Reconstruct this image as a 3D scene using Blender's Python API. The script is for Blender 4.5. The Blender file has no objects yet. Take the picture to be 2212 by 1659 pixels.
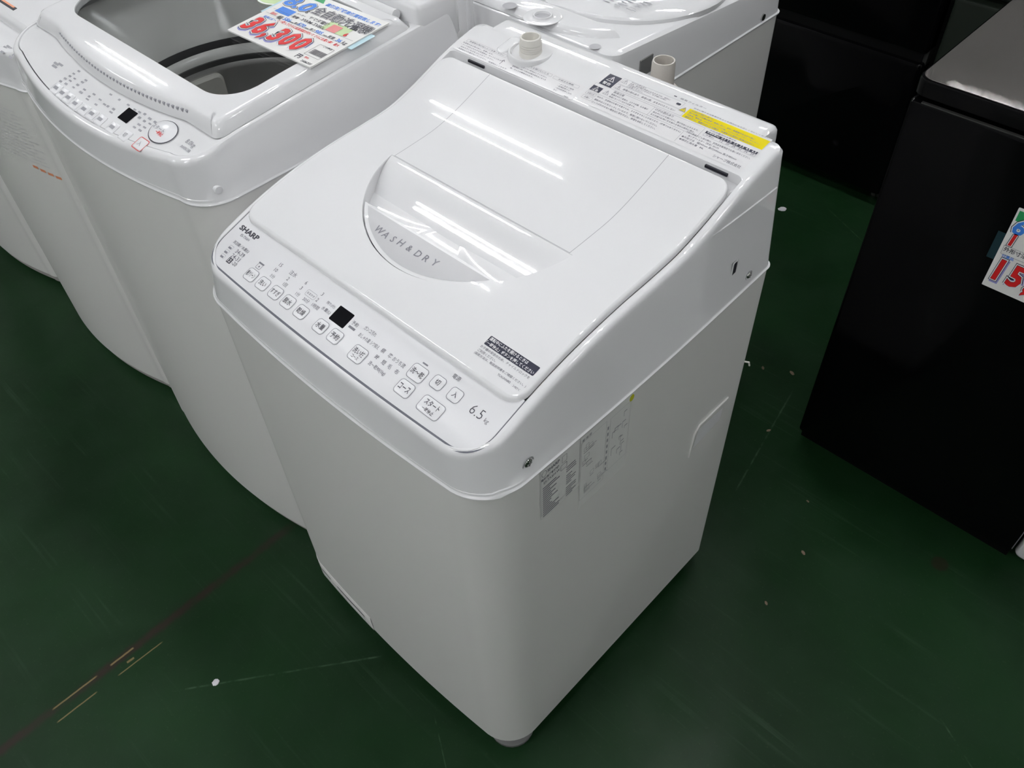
import bpy, bmesh, math, random
import numpy as np
from mathutils import Matrix, Vector
from mathutils.geometry import delaunay_2d_cdt
random.seed(7)
SC = bpy.context.scene
COL = SC.collection

# ------------------------------------------------------------------ camera
CAM = np.array([0.9344, -0.3207, 1.5105])
YAW, PITCH, ROLL, FPX = math.radians(-45.8518), math.radians(47.677), math.radians(-2.9388), 1836.108
_f = np.array([math.sin(YAW)*math.cos(PITCH), math.cos(YAW)*math.cos(PITCH), -math.sin(PITCH)])
_r = np.array([math.cos(YAW), -math.sin(YAW), 0.0]); _u = np.cross(_r, _f)
_c, _s = math.cos(ROLL), math.sin(ROLL)
R_ = np.array([_c*_r+_s*_u, -_s*_r+_c*_u, _f])
cd = bpy.data.cameras.new('camera'); cam = bpy.data.objects.new('camera', cd); COL.objects.link(cam)
cd.sensor_width = 36.0; cd.lens = FPX/2212*36.0; cd.clip_start = 0.02
m = Matrix.Identity(4)
for i in range(3):
    m[i][0] = R_[0][i]; m[i][1] = R_[1][i]; m[i][2] = -R_[2][i]; m[i][3] = CAM[i]
cam.matrix_world = m
SC.camera = cam

# ------------------------------------------------------------------ world, exposure
w = bpy.data.worlds.new('world'); SC.world = w; w.use_nodes = True
w.node_tree.nodes['Background'].inputs[0].default_value = (0.9, 0.95, 1, 1)
w.node_tree.nodes['Background'].inputs[1].default_value = 0.02
SC.view_settings.view_transform = 'Standard'; SC.view_settings.look = 'None'
SC.view_settings.gamma = 1.0; SC.view_settings.use_curve_mapping = False
SC.view_settings.exposure = 0.0
TUBE_STRENGTH = 96.0
CEIL_Z = 4.2

# ------------------------------------------------------------------ pixel -> place (distance comes from the surface touched)
def ray(p):
    return R_.T @ np.array([(p[0]-1106)/FPX, -(p[1]-829.5)/FPX, 1.0])
def on(p, ax, v):
    d = ray(p); t = (v-CAM[ax])/d[ax]; return CAM+t*d
def hit(p, zf):
    d = ray(p); g = lambda t: (CAM+t*d)[2]-zf((CAM+t*d)[1]); a = 0.3
    for b in np.linspace(0.3, 2.6, 300)[1:]:
        if g(b) < 0:
            for _ in range(36):
                c = (a+b)/2
                if g(c) < 0: b = c
                else: a = c
            return CAM+a*d
        a = b
    return on(p, 2, 0.9)

# ------------------------------------------------------------------ materials
def mat(name, col, rough=0.4, metal=0.0, emit=None, estr=0, trans=0, coat=0, bump=None, ior=1.5, alpha=1, var=0.0):
    m = bpy.data.materials.new(name); m.use_nodes = True; nt = m.node_tree; b = nt.nodes['Principled BSDF']
    b.inputs['Base Color'].default_value = (*col, 1); b.inputs['Roughness'].default_value = rough
    b.inputs['Metallic'].default_value = metal; b.inputs['IOR'].default_value = ior
    b.inputs['Transmission Weight'].default_value = trans; b.inputs['Coat Weight'].default_value = coat
    b.inputs['Coat Roughness'].default_value = 0.03; b.inputs['Alpha'].default_value = alpha
    if emit:
        b.inputs['Emission Color'].default_value = (*emit, 1); b.inputs['Emission Strength'].default_value = estr
    if bump or var:
        tc = nt.nodes.new('ShaderNodeTexCoord'); n = nt.nodes.new('ShaderNodeTexNoise')
        nt.links.new(tc.outputs['Object'], n.inputs['Vector'])
        n.inputs['Scale'].default_value = bump[0] if bump else 30
        n.inputs['Detail'].default_value = 3
        if bump:
            bp = nt.nodes.new('ShaderNodeBump'); bp.inputs['Strength'].default_value = bump[1]; bp.inputs['Distance'].default_value = 0.002
            nt.links.new(n.outputs['Fac'], bp.inputs['Height']); nt.links.new(bp.outputs['Normal'], b.inputs['Normal'])
        if var:
            mr = nt.nodes.new('ShaderNodeMapRange'); mr.inputs[3].default_value = rough-var; mr.inputs[4].default_value = rough+var
            nt.links.new(n.outputs['Fac'], mr.inputs[0]); nt.links.new(mr.outputs[0], b.inputs['Roughness'])
    return m
M = dict(
    gloss=mat('gloss_white_plastic', (0.80, 0.80, 0.812), 0.024, var=0.008),
    satin=mat('satin_white_plastic', (0.80, 0.80, 0.815), 0.30, bump=(900, 0.02)),
    steel=mat('painted_white_steel', (0.79, 0.785, 0.765), 0.27, bump=(700, 0.03)),
    ivory=mat('ivory_plastic', (0.74, 0.72, 0.67), 0.3, bump=(500, 0.02)),
    greige=mat('greige_plastic', (0.50, 0.47, 0.43), 0.35, bump=(500, 0.02)),
    panel=mat('panel_white', (0.79, 0.79, 0.81), 0.33, bump=(1200, 0.015)),
    gapshade=mat('panel_gap_shade', (0.12, 0.125, 0.15), 0.6, var=0.03),
    grey=mat('silver_grey_print', (0.50, 0.50, 0.515), 0.33, var=0.03),
    key=mat('key_white', (0.82, 0.82, 0.84), 0.18, var=0.02),
    outline=mat('key_outline', (0.20, 0.20, 0.23), 0.4, var=0.02),
    ink=mat('dark_ink', (0.05, 0.05, 0.065), 0.45, var=0.02),
    inkg=mat('grey_ink', (0.20, 0.20, 0.23), 0.45, var=0.02),
    inkl=mat('light_grey_ink', (0.34, 0.34, 0.37), 0.45, var=0.02),
    navy=mat('navy_print', (0.02, 0.022, 0.045), 0.4, var=0.02),
    white=mat('white_print', (0.85, 0.85, 0.86), 0.45, var=0.02),
    label=mat('label_film', (0.80, 0.79, 0.80), 0.2, var=0.03),
    yellow=mat('yellow_print', (0.80, 0.66, 0.01), 0.22, var=0.03),
    sidelabel=mat('side_label_film', (0.80, 0.80, 0.78), 0.3, var=0.03),
    dark=mat('dark_gap', (0.012, 0.012, 0.02), 0.5, var=0.05),
    foot=mat('grey_rubber', (0.16, 0.16, 0.16), 0.7, bump=(300, 0.1)),
    faint=mat('faint_print', (0.60, 0.60, 0.60), 0.4, var=0.03),
    basetrim=mat('base_trim_grey', (0.36, 0.34, 0.33), 0.5, var=0.05),
    groove=mat('groove_grey', (0.42, 0.42, 0.44), 0.5, var=0.03),
    screen=mat('black_display', (0.006, 0.006, 0.008), 0.08, var=0.02),
    chrome=mat('zinc_screw', (0.55, 0.55, 0.53), 0.25, metal=1.0, var=0.08),
    glass=mat('lid_window', (0.93, 0.94, 0.94), 0.02, trans=1.0, ior=1.12, var=0.01),
    tub=mat('tub_grey', (0.80, 0.79, 0.77), 0.16, var=0.04),
    drum=mat('drum_steel', (0.55, 0.54, 0.53), 0.33, metal=0.6, var=0.06),
    black=mat('black_gloss', (0.0015, 0.0015, 0.0018), 0.12, var=0.03, ior=1.24),
    blackm=mat('black_satin', (0.003, 0.003, 0.0033), 0.38, var=0.05, ior=1.25),
    mirror=mat('dark_mirror_film', (0.86, 0.80, 0.77), 0.03, metal=0.92, var=0.01),
    trimdark=mat('dark_trim', (0.035, 0.036, 0.034), 0.3, var=0.05),
    darkgrey=mat('dark_grey_green', (0.012, 0.016, 0.012), 0.35, var=0.05, ior=1.25),
    red=mat('red_print', (0.70, 0.018, 0.02), 0.4, var=0.02),
    pink=mat('pink_print', (0.75, 0.25, 0.25), 0.4, var=0.02),
    blue=mat('blue_print', (0.05, 0.22, 0.72), 0.4, var=0.02),
    skyblue=mat('sky_blue_film', (0.52, 0.72, 0.80), 0.3, var=0.03),
    tape=mat('dark_clear_tape', (0.012, 0.035, 0.045), 0.25, var=0.03),
    green=mat('green_print', (0.02, 0.30, 0.10), 0.4, var=0.02),
    palegreen=mat('pale_green_print', (0.55, 0.70, 0.38), 0.4, var=0.02),
    card=mat('card_paper', (0.82, 0.81, 0.79), 0.35, var=0.05),
    orange=mat('orange_print_and_glint', (0.80, 0.32, 0.18), 0.4, var=0.02),
    lav=mat('shadow_print', (0.30, 0.30, 0.62), 0.4, var=0.02),
    paper=mat('white_paper', (0.72, 0.70, 0.74), 0.6, bump=(400, 0.1)),
    debris=mat('beige_debris', (0.17, 0.12, 0.08), 0.7, bump=(400, 0.1)),
    tube=mat('fluorescent_tube', (0.9, 0.9, 0.9), 0.4, emit=(0.965, 0.98, 1.0), estr=TUBE_STRENGTH),
    housing=mat('lamp_housing', (0.75, 0.75, 0.74), 0.4, var=0.04),
    ceil=mat('ceiling_board', (0.30, 0.29, 0.28), 0.85, bump=(60, 0.2)),
    wallm=mat('wall_paint', (0.48, 0.48, 0.47), 0.7, bump=(80, 0.1)),
)

def thin_glass():
    m = M['glass']; nt = m.node_tree; N = nt.nodes; N.remove(N['Principled BSDF'])
    tr = N.new('ShaderNodeBsdfTransparent'); tr.inputs[0].default_value = (0.90, 0.91, 0.91, 1)
    gl = N.new('ShaderNodeBsdfGlossy'); gl.inputs['Roughness'].default_value = 0.015
    lw = N.new('ShaderNodeLayerWeight'); lw.inputs[0].default_value = 0.5
    pw = N.new('ShaderNodeMath'); pw.operation = 'POWER'; pw.inputs[1].default_value = 4.0; nt.links.new(lw.outputs['Facing'], pw.inputs[0])
    fr = N.new('ShaderNodeMath'); fr.operation = 'MULTIPLY_ADD'; fr.inputs[1].default_value = 0.7; fr.inputs[2].default_value = 0.035; nt.links.new(pw.outputs[0], fr.inputs[0]); mx = N.new('ShaderNodeMixShader')
    nt.links.new(fr.outputs[0], mx.inputs[0]); nt.links.new(tr.outputs[0], mx.inputs[1]); nt.links.new(gl.outputs[0], mx.inputs[2])
    nt.links.new(mx.outputs[0], N['Material Output'].inputs[0])
thin_glass()
# ------------------------------------------------------------------ mesh helpers
def link(o, parent=None):
    COL.objects.link(o)
    if parent: o.parent = parent
    return o
def thing(name, label, cat, loc=(0, 0, 0), group=None):
    o = bpy.data.objects.new(name, None); o.location = loc; o.empty_display_size = 0.1
    o['label'] = label; o['category'] = cat
    if group: o['group'] = group
    COL.objects.link(o); return o
def tag(o, label, cat, group=None):
    o['label'] = label; o['category'] = cat
    if group: o['group'] = group
    return o
class MB:
    def __init__(s): s.v = []; s.f = []
    def add(s, vs, fs):
        n = len(s.v); s.v += [tuple(map(float, v)) for v in vs]; s.f += [tuple(n+i for i in f) for f in fs]; return s
    def loops(s, loops, cap0=False, cap1=False, closed=True):
        n = len(loops[0]); vs = [p for l in loops for p in l]; fs = []
        for k in range(len(loops)-1):
            for i in range(n if closed else n-1):
                j = (i+1) % n; fs.append((k*n+i, k*n+j, (k+1)*n+j, (k+1)*n+i))
        if cap0: fs.append(tuple(range(n))[::-1])
        if cap1: fs.append(tuple(range((len(loops)-1)*n, len(loops)*n)))
        return s.add(vs, fs)
    def box(s, a, b):
        (x0, y0, z0), (x1, y1, z1) = a, b
        v = [(x0,y0,z0),(x1,y0,z0),(x1,y1,z0),(x0,y1,z0),(x0,y0,z1),(x1,y0,z1),(x1,y1,z1),(x0,y1,z1)]
        return s.add(v, [(0,3,2,1),(4,5,6,7),(0,1,5,4),(1,2,6,5),(2,3,7,6),(3,0,4,7)])
    def cyl(s, c, r, h, n=24, r2=None, axis=2, cap=True):
        r2 = r if r2 is None else r2; L = []
        for k, (rr, hh) in enumerate(((r, 0), (r2, h))):
            l = []
            for i in range(n):
                a = 2*math.pi*i/n; q = [rr*math.cos(a), rr*math.sin(a), hh]
                if axis == 0: q = [q[2], q[0], q[1]]
                if axis == 1: q = [q[1], q[2], q[0]]
                l.append((c[0]+q[0], c[1]+q[1], c[2]+q[2]))
            L.append(l)
        return s.loops(L, cap, cap)
    def lathe(s, c, pts, n=32, cap0=False, cap1=False):
        return s.loops([[(c[0]+r*math.cos(2*math.pi*i/n), c[1]+r*math.sin(2*math.pi*i/n), c[2]+z) for i in range(n)] for r, z in pts], cap0, cap1)
    def tube(s, pts, r, n=8):
        L = []; P = [Vector(p) for p in pts]
        for i, p in enumerate(P):
            t = (P[min(i+1, len(P)-1)]-P[max(i-1, 0)]).normalized()
            a = t.orthogonal().normalized() if i == 0 else (a - t*a.dot(t)).normalized(); b = t.cross(a)
            L.append([tuple(p+a*r*math.cos(2*math.pi*k/n)+b*r*math.sin(2*math.pi*k/n)) for k in range(n)])
        return s.loops(L, True, True)
    def build(s, name, material, parent=None, smooth=35, loc=None):
        me = bpy.data.meshes.new(name); me.from_pydata(s.v, [], s.f); me.update()
        bm = bmesh.new(); bm.from_mesh(me); bmesh.ops.recalc_face_normals(bm, faces=bm.faces)
        bm.to_mesh(me); bm.free()
        if smooth:
            me.shade_smooth(); me.set_sharp_from_angle(angle=math.radians(smooth))
        me.materials.append(M[material] if isinstance(material, str) else material)
        o = bpy.data.objects.new(name, me)
        return link(o, parent)
class Split(MB):
    """every piece added becomes an object of its own"""
    def __init__(s, name, material, parent): s.a = (name, material, parent)
    def add(s, vs, fs):
        mb = MB(); mb.add(vs, fs); mb.build(*s.a, 0); return s
    def build(s, *k): return None
def rr(x0, x1, y0, y1, r, n=6):
    r = min(r, (x1-x0)/2.001, (y1-y0)/2.001); out = []
    for cx, cy, a in ((x1-r, y0+r, -90), (x1-r, y1-r, 0), (x0+r, y1-r, 90), (x0+r, y0+r, 180)):
        for k in range(n+1):
            t = math.radians(a+90*k/n); out.append((cx+r*math.cos(t), cy+r*math.sin(t)))
    return out
def rbox(mb, x0, x1, y0, y1, z0, z1, r=0.02, bev=0.004, n=5):
    L = []
    for d, z in ((bev, z0), (0, z0+bev), (0, z1-bev), (bev*0.3, z1-bev*0.3), (bev, z1)):
        L.append([(x, y, z) for x, y in rr(x0+d, x1-d, y0+d, y1-d, max(r-d, 0.0005), n)])
    return mb.loops(L, True, True)
# --- lettering: font outlines turned into flat meshes, laid on a surface by a map function
_fc = {}
def glyphs(s, off=0.0, shear=0.0, space=1.0, res=2):
    k = (s, off, shear, space, res)
    if k not in _fc:
        cu = bpy.data.curves.new('t', 'FONT'); cu.body = s; cu.resolution_u = res; cu.offset = off; cu.shear = shear; cu.space_character = space
        o = bpy.data.objects.new('t', cu); COL.objects.link(o)
        me = bpy.data.meshes.new_from_object(o.evaluated_get(bpy.context.evaluated_depsgraph_get()))
        v = np.array([x.co[:2] for x in me.vertices]) if len(me.vertices) else np.zeros((0, 2))
        f = [tuple(p.vertices) for p in me.polygons]
        bpy.data.objects.remove(o); bpy.data.curves.remove(cu); bpy.data.meshes.remove(me)
        _fc[k] = (v, f)
    return _fc[k]
def text(mb, s, fn, cx, cy, w=None, h=None, off=0.010, shear=0.0, space=1.0, lift=0.0003, base=None, rot=0.0, res=2):
    """w = full width, h = full height (either may be None), centred on (cx, cy)"""
    v, f = glyphs(s, off, shear, space, res)
    if not len(v): return
    b, _ = glyphs(s, 0.0, shear, space, res) if base is None else base
    lo, hi = b.min(0), b.max(0); sz = np.maximum(hi-lo, 1e-6)
    sx = w/sz[0] if w else h/sz[1]; sy = h/sz[1] if h else sx
    q = (v-(lo+hi)/2)*np.array([sx, sy])
    if rot:
        c, n = math.cos(rot), math.sin(rot); q = q @ np.array([[c, n], [-n, c]])
    mb.add([fn(cx+a[0], cy+a[1], lift) for a in q], f)
def frame(mb, fn, x0, x1, y0, y1, r, t, lift=0.0003, n=5):
    a = [fn(x, y, lift) for x, y in rr(x0, x1, y0, y1, r, n)]; b = [fn(x, y, lift) for x, y in rr(x0+t, x1-t, y0+t, y1-t, max(r-t, 0.0001), n)]
    mb.loops([a, b])
def patch(mb, fn, x0, x1, y0, y1, r=0.0, lift=0.0002, n=4, ny=8):
    """flat film laid on a surface that curves only along the second axis"""
    if r > 0:
        pts = rr(x0, x1, y0, y1, r, n); mb.add([fn(x, y, lift) for x, y in pts], [tuple(range(len(pts)))])
    else:
        vs = []; fs = []
        for j in range(ny+1):
            y = y0+(y1-y0)*j/ny; vs += [fn(x0, y, lift), fn(x1, y, lift)]
        for j in range(ny): fs.append((2*j, 2*j+1, 2*j+3, 2*j+2))
        mb.add(vs, fs)
def seg(mb, fn, x0, y0, x1, y1, wd, lift=0.0003, n=1):
    d = np.array([x1-x0, y1-y0]); L = np.hypot(*d); nn = np.array([-d[1], d[0]])/L*wd/2; vs = []; fs = []
    for k in range(n+1):
        p = np.array([x0, y0])+d*k/n; vs += [fn(*(p-nn), lift), fn(*(p+nn), lift)]
    for k in range(n): fs.append((2*k, 2*k+2, 2*k+3, 2*k+1))
    mb.add(vs, fs)

# --- plan outline of an appliance: front bulges by b, front and rear corner radii
def perim(x0, x1, y0, y1, rf, rb, b, nf=40, nc=12, ns=56, nb=20):
    P = []; mx = (x0+x1)/2; h = (x1-x0)/2-rf
    for k in range(nf):
        x = x0+rf+(x1-x0-2*rf)*k/nf; P.append((x, y0-b*(1-((x-mx)/h)**2)))
    for k in range(nc):
        a = -math.pi/2+math.pi/2*k/nc; P.append((x1-rf+rf*math.cos(a), y0+rf+rf*math.sin(a)))
    for k in range(ns): P.append((x1, y0+rf+(y1-rb-y0-rf)*k/ns))
    for k in range(nc):
        a = math.pi/2*k/nc; P.append((x1-rb+rb*math.cos(a), y1-rb+rb*math.sin(a)))
    for k in range(nb): P.append((x1-rb-(x1-x0-2*rb)*k/nb, y1))
    for k in range(nc):
        a = math.pi/2+math.pi/2*k/nc; P.append((x0+rb+rb*math.cos(a), y1-rb+rb*math.sin(a)))
    for k in range(ns): P.append((x0, y1-rb-(y1-rb-y0-rf)*k/ns))
    for k in range(nc):
        a = math.pi+math.pi/2*k/nc; P.append((x0+rf+rf*math.cos(a), y0+rf+rf*math.sin(a)))
    return P
def hermite(KY, KZ):
    KY = np.array(KY, float); KZ = np.array(KZ, float); mm = np.gradient(KZ, KY)
    def f(y):
        y = min(max(y, KY[0]), KY[-1]-1e-9); i = int(np.searchsorted(KY, y, side='right'))-1
        h = KY[i+1]-KY[i]; t = (y-KY[i])/h
        return float((2*t**3-3*t**2+1)*KZ[i]+(t**3-2*t**2+t)*h*mm[i]+(-2*t**3+3*t**2)*KZ[i+1]+(t**3-t**2)*h*mm[i+1])
    return f

# ================================================================== setting
def floor_material():
    m = bpy.data.materials.new('green_epoxy_floor'); m.use_nodes = True; nt = m.node_tree; N = nt.nodes; Lk = nt.links.new
    b = N['Principled BSDF']; tc = N.new('ShaderNodeTexCoord'); P = tc.outputs['Object']
    def noise(scale, detail=4, vec=None, rough=0.6, dist=0.0):
        n = N.new('ShaderNodeTexNoise'); n.inputs['Scale'].default_value = scale; n.inputs['Detail'].default_value = detail
        n.inputs['Roughness'].default_value = rough; n.inputs['Distortion'].default_value = dist
        Lk(vec or P, n.inputs['Vector']); return n.outputs['Fac']
    def math_(op, a, b_=None, c=None, clamp=False):
        n = N.new('ShaderNodeMath'); n.operation = op; n.use_clamp = clamp
        for i, v in enumerate((a, b_, c)):
            if v is None: continue
            if isinstance(v, (int, float)): n.inputs[i].default_value = v
            else: Lk(v, n.inputs[i])
        return n.outputs[0]
    def rng(v, a, b_, c=0.0, d=1.0):
        n = N.new('ShaderNodeMapRange'); n.clamp = True
        for i, q in enumerate((a, b_, c, d)): n.inputs[i+1].default_value = q
        Lk(v, n.inputs[0]); return n.outputs[0]
    def mix(fac, a, b_):
        n = N.new('ShaderNodeMix'); n.data_type = 'RGBA'
        if isinstance(fac, (int, float)): n.inputs[0].default_value = fac
        else: Lk(fac, n.inputs[0])
        for i, v in ((6, a), (7, b_)):
            if isinstance(v, tuple): n.inputs[i].default_value = (*v, 1)
            else: Lk(v, n.inputs[i])
        return n.outputs[2]
    big = rng(noise(2.2, 5, dist=0.6), 0.35, 0.7); mid = rng(noise(9, 5), 0.4, 0.75)
    col = mix(big, FLOOR_A, FLOOR_B)
    col = mix(math_('MULTIPLY', mid, 0.45), col, FLOOR_C)
    sep = N.new('ShaderNodeSeparateXYZ'); Lk(P, sep.inputs[0]); X, Y = sep.outputs[0], sep.outputs[1]
    jit = math_('MULTIPLY', math_('SUBTRACT', noise(45, 2), 0.5), 0.012)
    def line(x0, y0, x1, y1, wd, soft=0.5):
        L = math.hypot(x1-x0, y1-y0); ux, uy = (x1-x0)/L, (y1-y0)/L
        du = math_('ADD', math_('MULTIPLY', math_('SUBTRACT', X, x0), ux), math_('MULTIPLY', math_('SUBTRACT', Y, y0), uy))
        dv = math_('ABSOLUTE', math_('ADD', math_('ADD', math_('MULTIPLY', math_('SUBTRACT', X, x0), -uy), math_('MULTIPLY', math_('SUBTRACT', Y, y0), ux)), math_('MULTIPLY', jit, min(1.0, wd*60))))
        a = rng(dv, wd*(1-soft), wd, 1.0, 0.0)
        e = math_('MULTIPLY', rng(du, 0, L*0.06), rng(du, L*0.94, L, 1.0, 0.0))
        return math_('MULTIPLY', a, e)
    # faint hairline scuffs, any direction
    rnd = random.Random(3); sc = None
    for k in range(30):
        x, y = rnd.uniform(-0.9, 1.3), rnd.uniform(-0.7, 1.7); a = rnd.uniform(0, 3.14); l = rnd.uniform(0.08, 0.5)
        q = line(x, y, x+l*math.cos(a), y+l*math.sin(a), rnd.uniform(0.001, 0.0028), 0.9)
        sc = q if sc is None else math_('MAXIMUM', sc, q)
    brk = rng(noise(38, 3), 0.38, 0.62)
    col = mix(math_('MULTIPLY', math_('MULTIPLY', sc, brk), 0.75), col, (0.055, 0.10, 0.06))
    fine = rng(noise(160, 2), 0.63, 0.72)
    col = mix(math_('MULTIPLY', fine, 0.10), col, (0.08, 0.10, 0.06))
    for rz_, sx_, sy_, lo_t, k_ in ((0.55, 2.0, 55.0, 0.60, 0.35), (-0.9, 2.5, 70.0, 0.62, 0.30), (1.35, 1.5, 40.0, 0.62, 0.25)):
        mp = N.new('ShaderNodeMapping'); mp.inputs['Rotation'].default_value = (0, 0, rz_); mp.inputs['Scale'].default_value = (sx_, sy_, 1.0); Lk(P, mp.inputs['Vector'])
        sm_ = math_('MULTIPLY', rng(noise(1.0, 3, mp.outputs[0]), lo_t, lo_t+0.14), rng(noise(5, 3), 0.42, 0.62))
        col = mix(math_('MULTIPLY', sm_, k_), col, (0.045, 0.085, 0.05))
    # long worn joint with bare streaks
    w1 = math_('MULTIPLY', line(-0.121, -0.95, -0.120, 0.05, 0.0125, 0.7), rng(noise(9, 3), 0.32, 0.52))
    col = mix(math_('MULTIPLY', w1, 0.9), col, (0.024, 0.0145, 0.012))
    sb = None
    for (x0, y0, x1, y1, wd) in ((-0.1225, -0.50, -0.1215, -0.41, 0.0022), (-0.1215, -0.385, -0.121, -0.335, 0.0026), (-0.094, -0.505, -0.093, -0.425, 0.0018), (-0.0925, -0.385, -0.0905, -0.29, 0.0016), (-0.103, -0.36, -0.102, -0.345, 0.003)):
        q = line(x0, y0, x1, y1, wd, 0.6); sb = q if sb is None else math_('MAXIMUM', sb, q)
    col = mix(math_('MULTIPLY', sb, 0.8), col, (0.20, 0.15, 0.07))
    # brown ring stain
    cx, cy = 0.9095, 0.855
    d = math_('SQRT', math_('ADD', math_('POWER', math_('SUBTRACT', X, cx), 2), math_('POWER', math_('SUBTRACT', Y, cy), 2)))
    d = math_('ADD', d, math_('MULTIPLY', jit, 0.5))
    col = mix(math_('MULTIPLY', rng(d, 0.014, 0.018, 1, 0), 0.6), col, (0.022, 0.012, 0.009))
    Lk(col, b.inputs['Base Color'])
    Lk(rng(math_('ADD', noise(6, 5), math_('MULTIPLY', noise(70, 3), 0.35)), 0.45, 0.95, 0.32, 0.50), b.inputs['Roughness'])
    b.inputs['IOR'].default_value = 1.23
    bp = N.new('ShaderNodeBump'); bp.inputs['Strength'].default_value = 0.15; bp.inputs['Distance'].default_value = 0.002
    Lk(math_('ADD', noise(12, 4), math_('MULTIPLY', noise(140, 3), 0.3)), bp.inputs['Height']); Lk(bp.outputs['Normal'], b.inputs['Normal'])
    return m
FLOOR_A, FLOOR_B, FLOOR_C = (0.0038, 0.019, 0.0052), (0.0085, 0.034, 0.0105), (0.014, 0.036, 0.017)
HX0, HX1, HY0, HY1 = -9.0, 5.5, -5.5, 8.0
def struct(name, mb, material):
    o = mb.build(name, material); o['kind'] = 'structure'; return o
struct('floor', MB().box((HX0, HY0, -0.1), (HX1, HY1, 0)), floor_material())
struct('ceiling', MB().box((HX0, HY0, CEIL_Z), (HX1, HY1, CEIL_Z+0.1)), 'ceil')
struct('wall_left', MB().box((HX0-0.1, HY0, 0), (HX0, HY1, CEIL_Z)), 'wallm')
struct('wall_right', MB().box((HX1, HY0, 0), (HX1+0.1, HY1, CEIL_Z)), 'wallm')
struct('wall_back', MB().box((HX0, HY1, 0), (HX1, HY1+0.1, CEIL_Z)), 'wallm')
struct('wall_front', MB().box((HX0, HY0-0.1, 0), (HX1, HY0, CEIL_Z)), 'wallm')

# twin-tube ceiling lamps in rows along the aisle, some added for even light
def make_lamp():
    t = thing('ceiling_light', 'white twin-tube fluorescent light fitted on the ceiling', 'ceiling light', (0, 0, CEIL_Z), 'twin-tube lights on the ceiling, some added for even light')
    h = MB(); h.loops([[(x, y, z) for x, y in rr(-0.60, 0.60, -hw, hw, 0.01, 3)] for z, hw in ((0.0, 0.075), (-0.035, 0.075), (-0.06, 0.03))], True, True)
    h.build('housing', 'housing', t, 30)
    for s in (-1, 1):
        MB().cyl((-0.555, s*0.125, -0.085), 0.0160, 1.11, 12, axis=0).build('tube', 'tube', t, 40)
        for e in (-0.575, 0.555):
            MB().box((e, s*0.125-0.018, -0.104), (e+0.02, s*0.125+0.018, -0.060)).box((e, min(s*0.02, s*0.125), -0.06), (e+0.02, max(s*0.02, s*0.125), -0.03)).build('socket', 'housing', t, 0)
    return t
def dup(root, loc, label=None):
    r = root.copy(); COL.objects.link(r); r.location = loc
    if label: r['label'] = label
    for c in root.children:
        d = c.copy(); COL.objects.link(d); d.parent = r
    return r
lamp = make_lamp(); first = True
for y, xs in ((1.35, (-6.0, -2.42, 0.25, 3.4)), (4.4, (-6.6, -3.6, -0.6, 2.4)), (-1.7, (-6.0, -2.42, 0.25, 3.4)), (-4.2, (-4.2, -1.0, 2.0)), (7.0, (-3.6, -0.6))):
    for x in xs:
        if first: lamp.location = (x, y, CEIL_Z); first = False
        else: dup(lamp, (x, y, CEIL_Z))

# ================================================================== washing machine with WASH & DRY lid
AW, AD, AZS, AZB = 0.5541, 0.547, 0.7586, 0.0413
prof = hermite([-.02, 0, .03, .06, .1, .15, .2, .25, .3, .35, .4, .43, .46, .48, .5, .53, .56, .6],
               [.80785, .8145, .82448, .83445, .84775, .8605, .8690, .8745, .8775, .8825, .8965, .9075, .9186, .9248, .9300, .9360, .9385, .9385])
def slope(y): return (prof(y+1e-3)-prof(y-1e-3))/2e-3
LIFT = 0.006
def zp(y): return prof(y)-0.0006
def zl(y): return prof(y)+LIFT
def PT(x, y, h=0.0): return (x, y, zp(y)+h)        # on the control panel
def LT(x, y, h=0.0): return (x, y, zl(y)+h)        # on the lid
def DT(x, y, h=0.0): return (x, y, prof(y)+h)      # on the rear deck
A = thing('washing_machine', 'white top-loading washer dryer with round WASH & DRY handle, standing at the end of the row', 'washing machine')
def a_loop(dx, df, dr, z, rf=None, t=0.0):
    P = perim(dx, AW-dx, df-0.0048*t, AD-dr, (rf or 0.061)-0.4*dx, 0.014, 0.0088-0.0048*t)
    return [(x, y, z(x, y) if callable(z) else z) for x, y in P]
def seamz(x, y, d=0.0): return AZS+d+(0.003-0.009*math.sin(math.pi*min(max((y-0.03)/(AD-0.03), 0), 1)) if y > 0.03 else 0.0)
MB().loops([a_loop(0.02, 0.02, 0.02, AZB+0.002), a_loop(0.003, 0.003, 0.003, AZB), a_loop(0, 0, 0, AZB+0.003), a_loop(0, 0, 0, 0.3), a_loop(0, 0, 0, 0.55),
            a_loop(0, 0, 0, lambda x, y: seamz(x, y, 0.002))], True, True).build('cabinet', 'steel', A, 40)
MB().loops([a_loop(0.03, 0.035, 0.02, 0.022), a_loop(0.03, 0.035, 0.02, AZB+0.004)], True, True).build('base', 'foot', A)
for fx, fy in ((0.055, 0.062), (AW-0.046, 0.050), (0.055, AD-0.05), (AW-0.055, AD-0.05)):
    MB().lathe((fx, fy, 0), ((0.034, 0), (0.039, 0.002), (0.040, 0.012), (0.032, 0.024), (0.014, 0.026), (0.012, 0.042)), 24, True, True).build('foot', 'foot', A)
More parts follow.
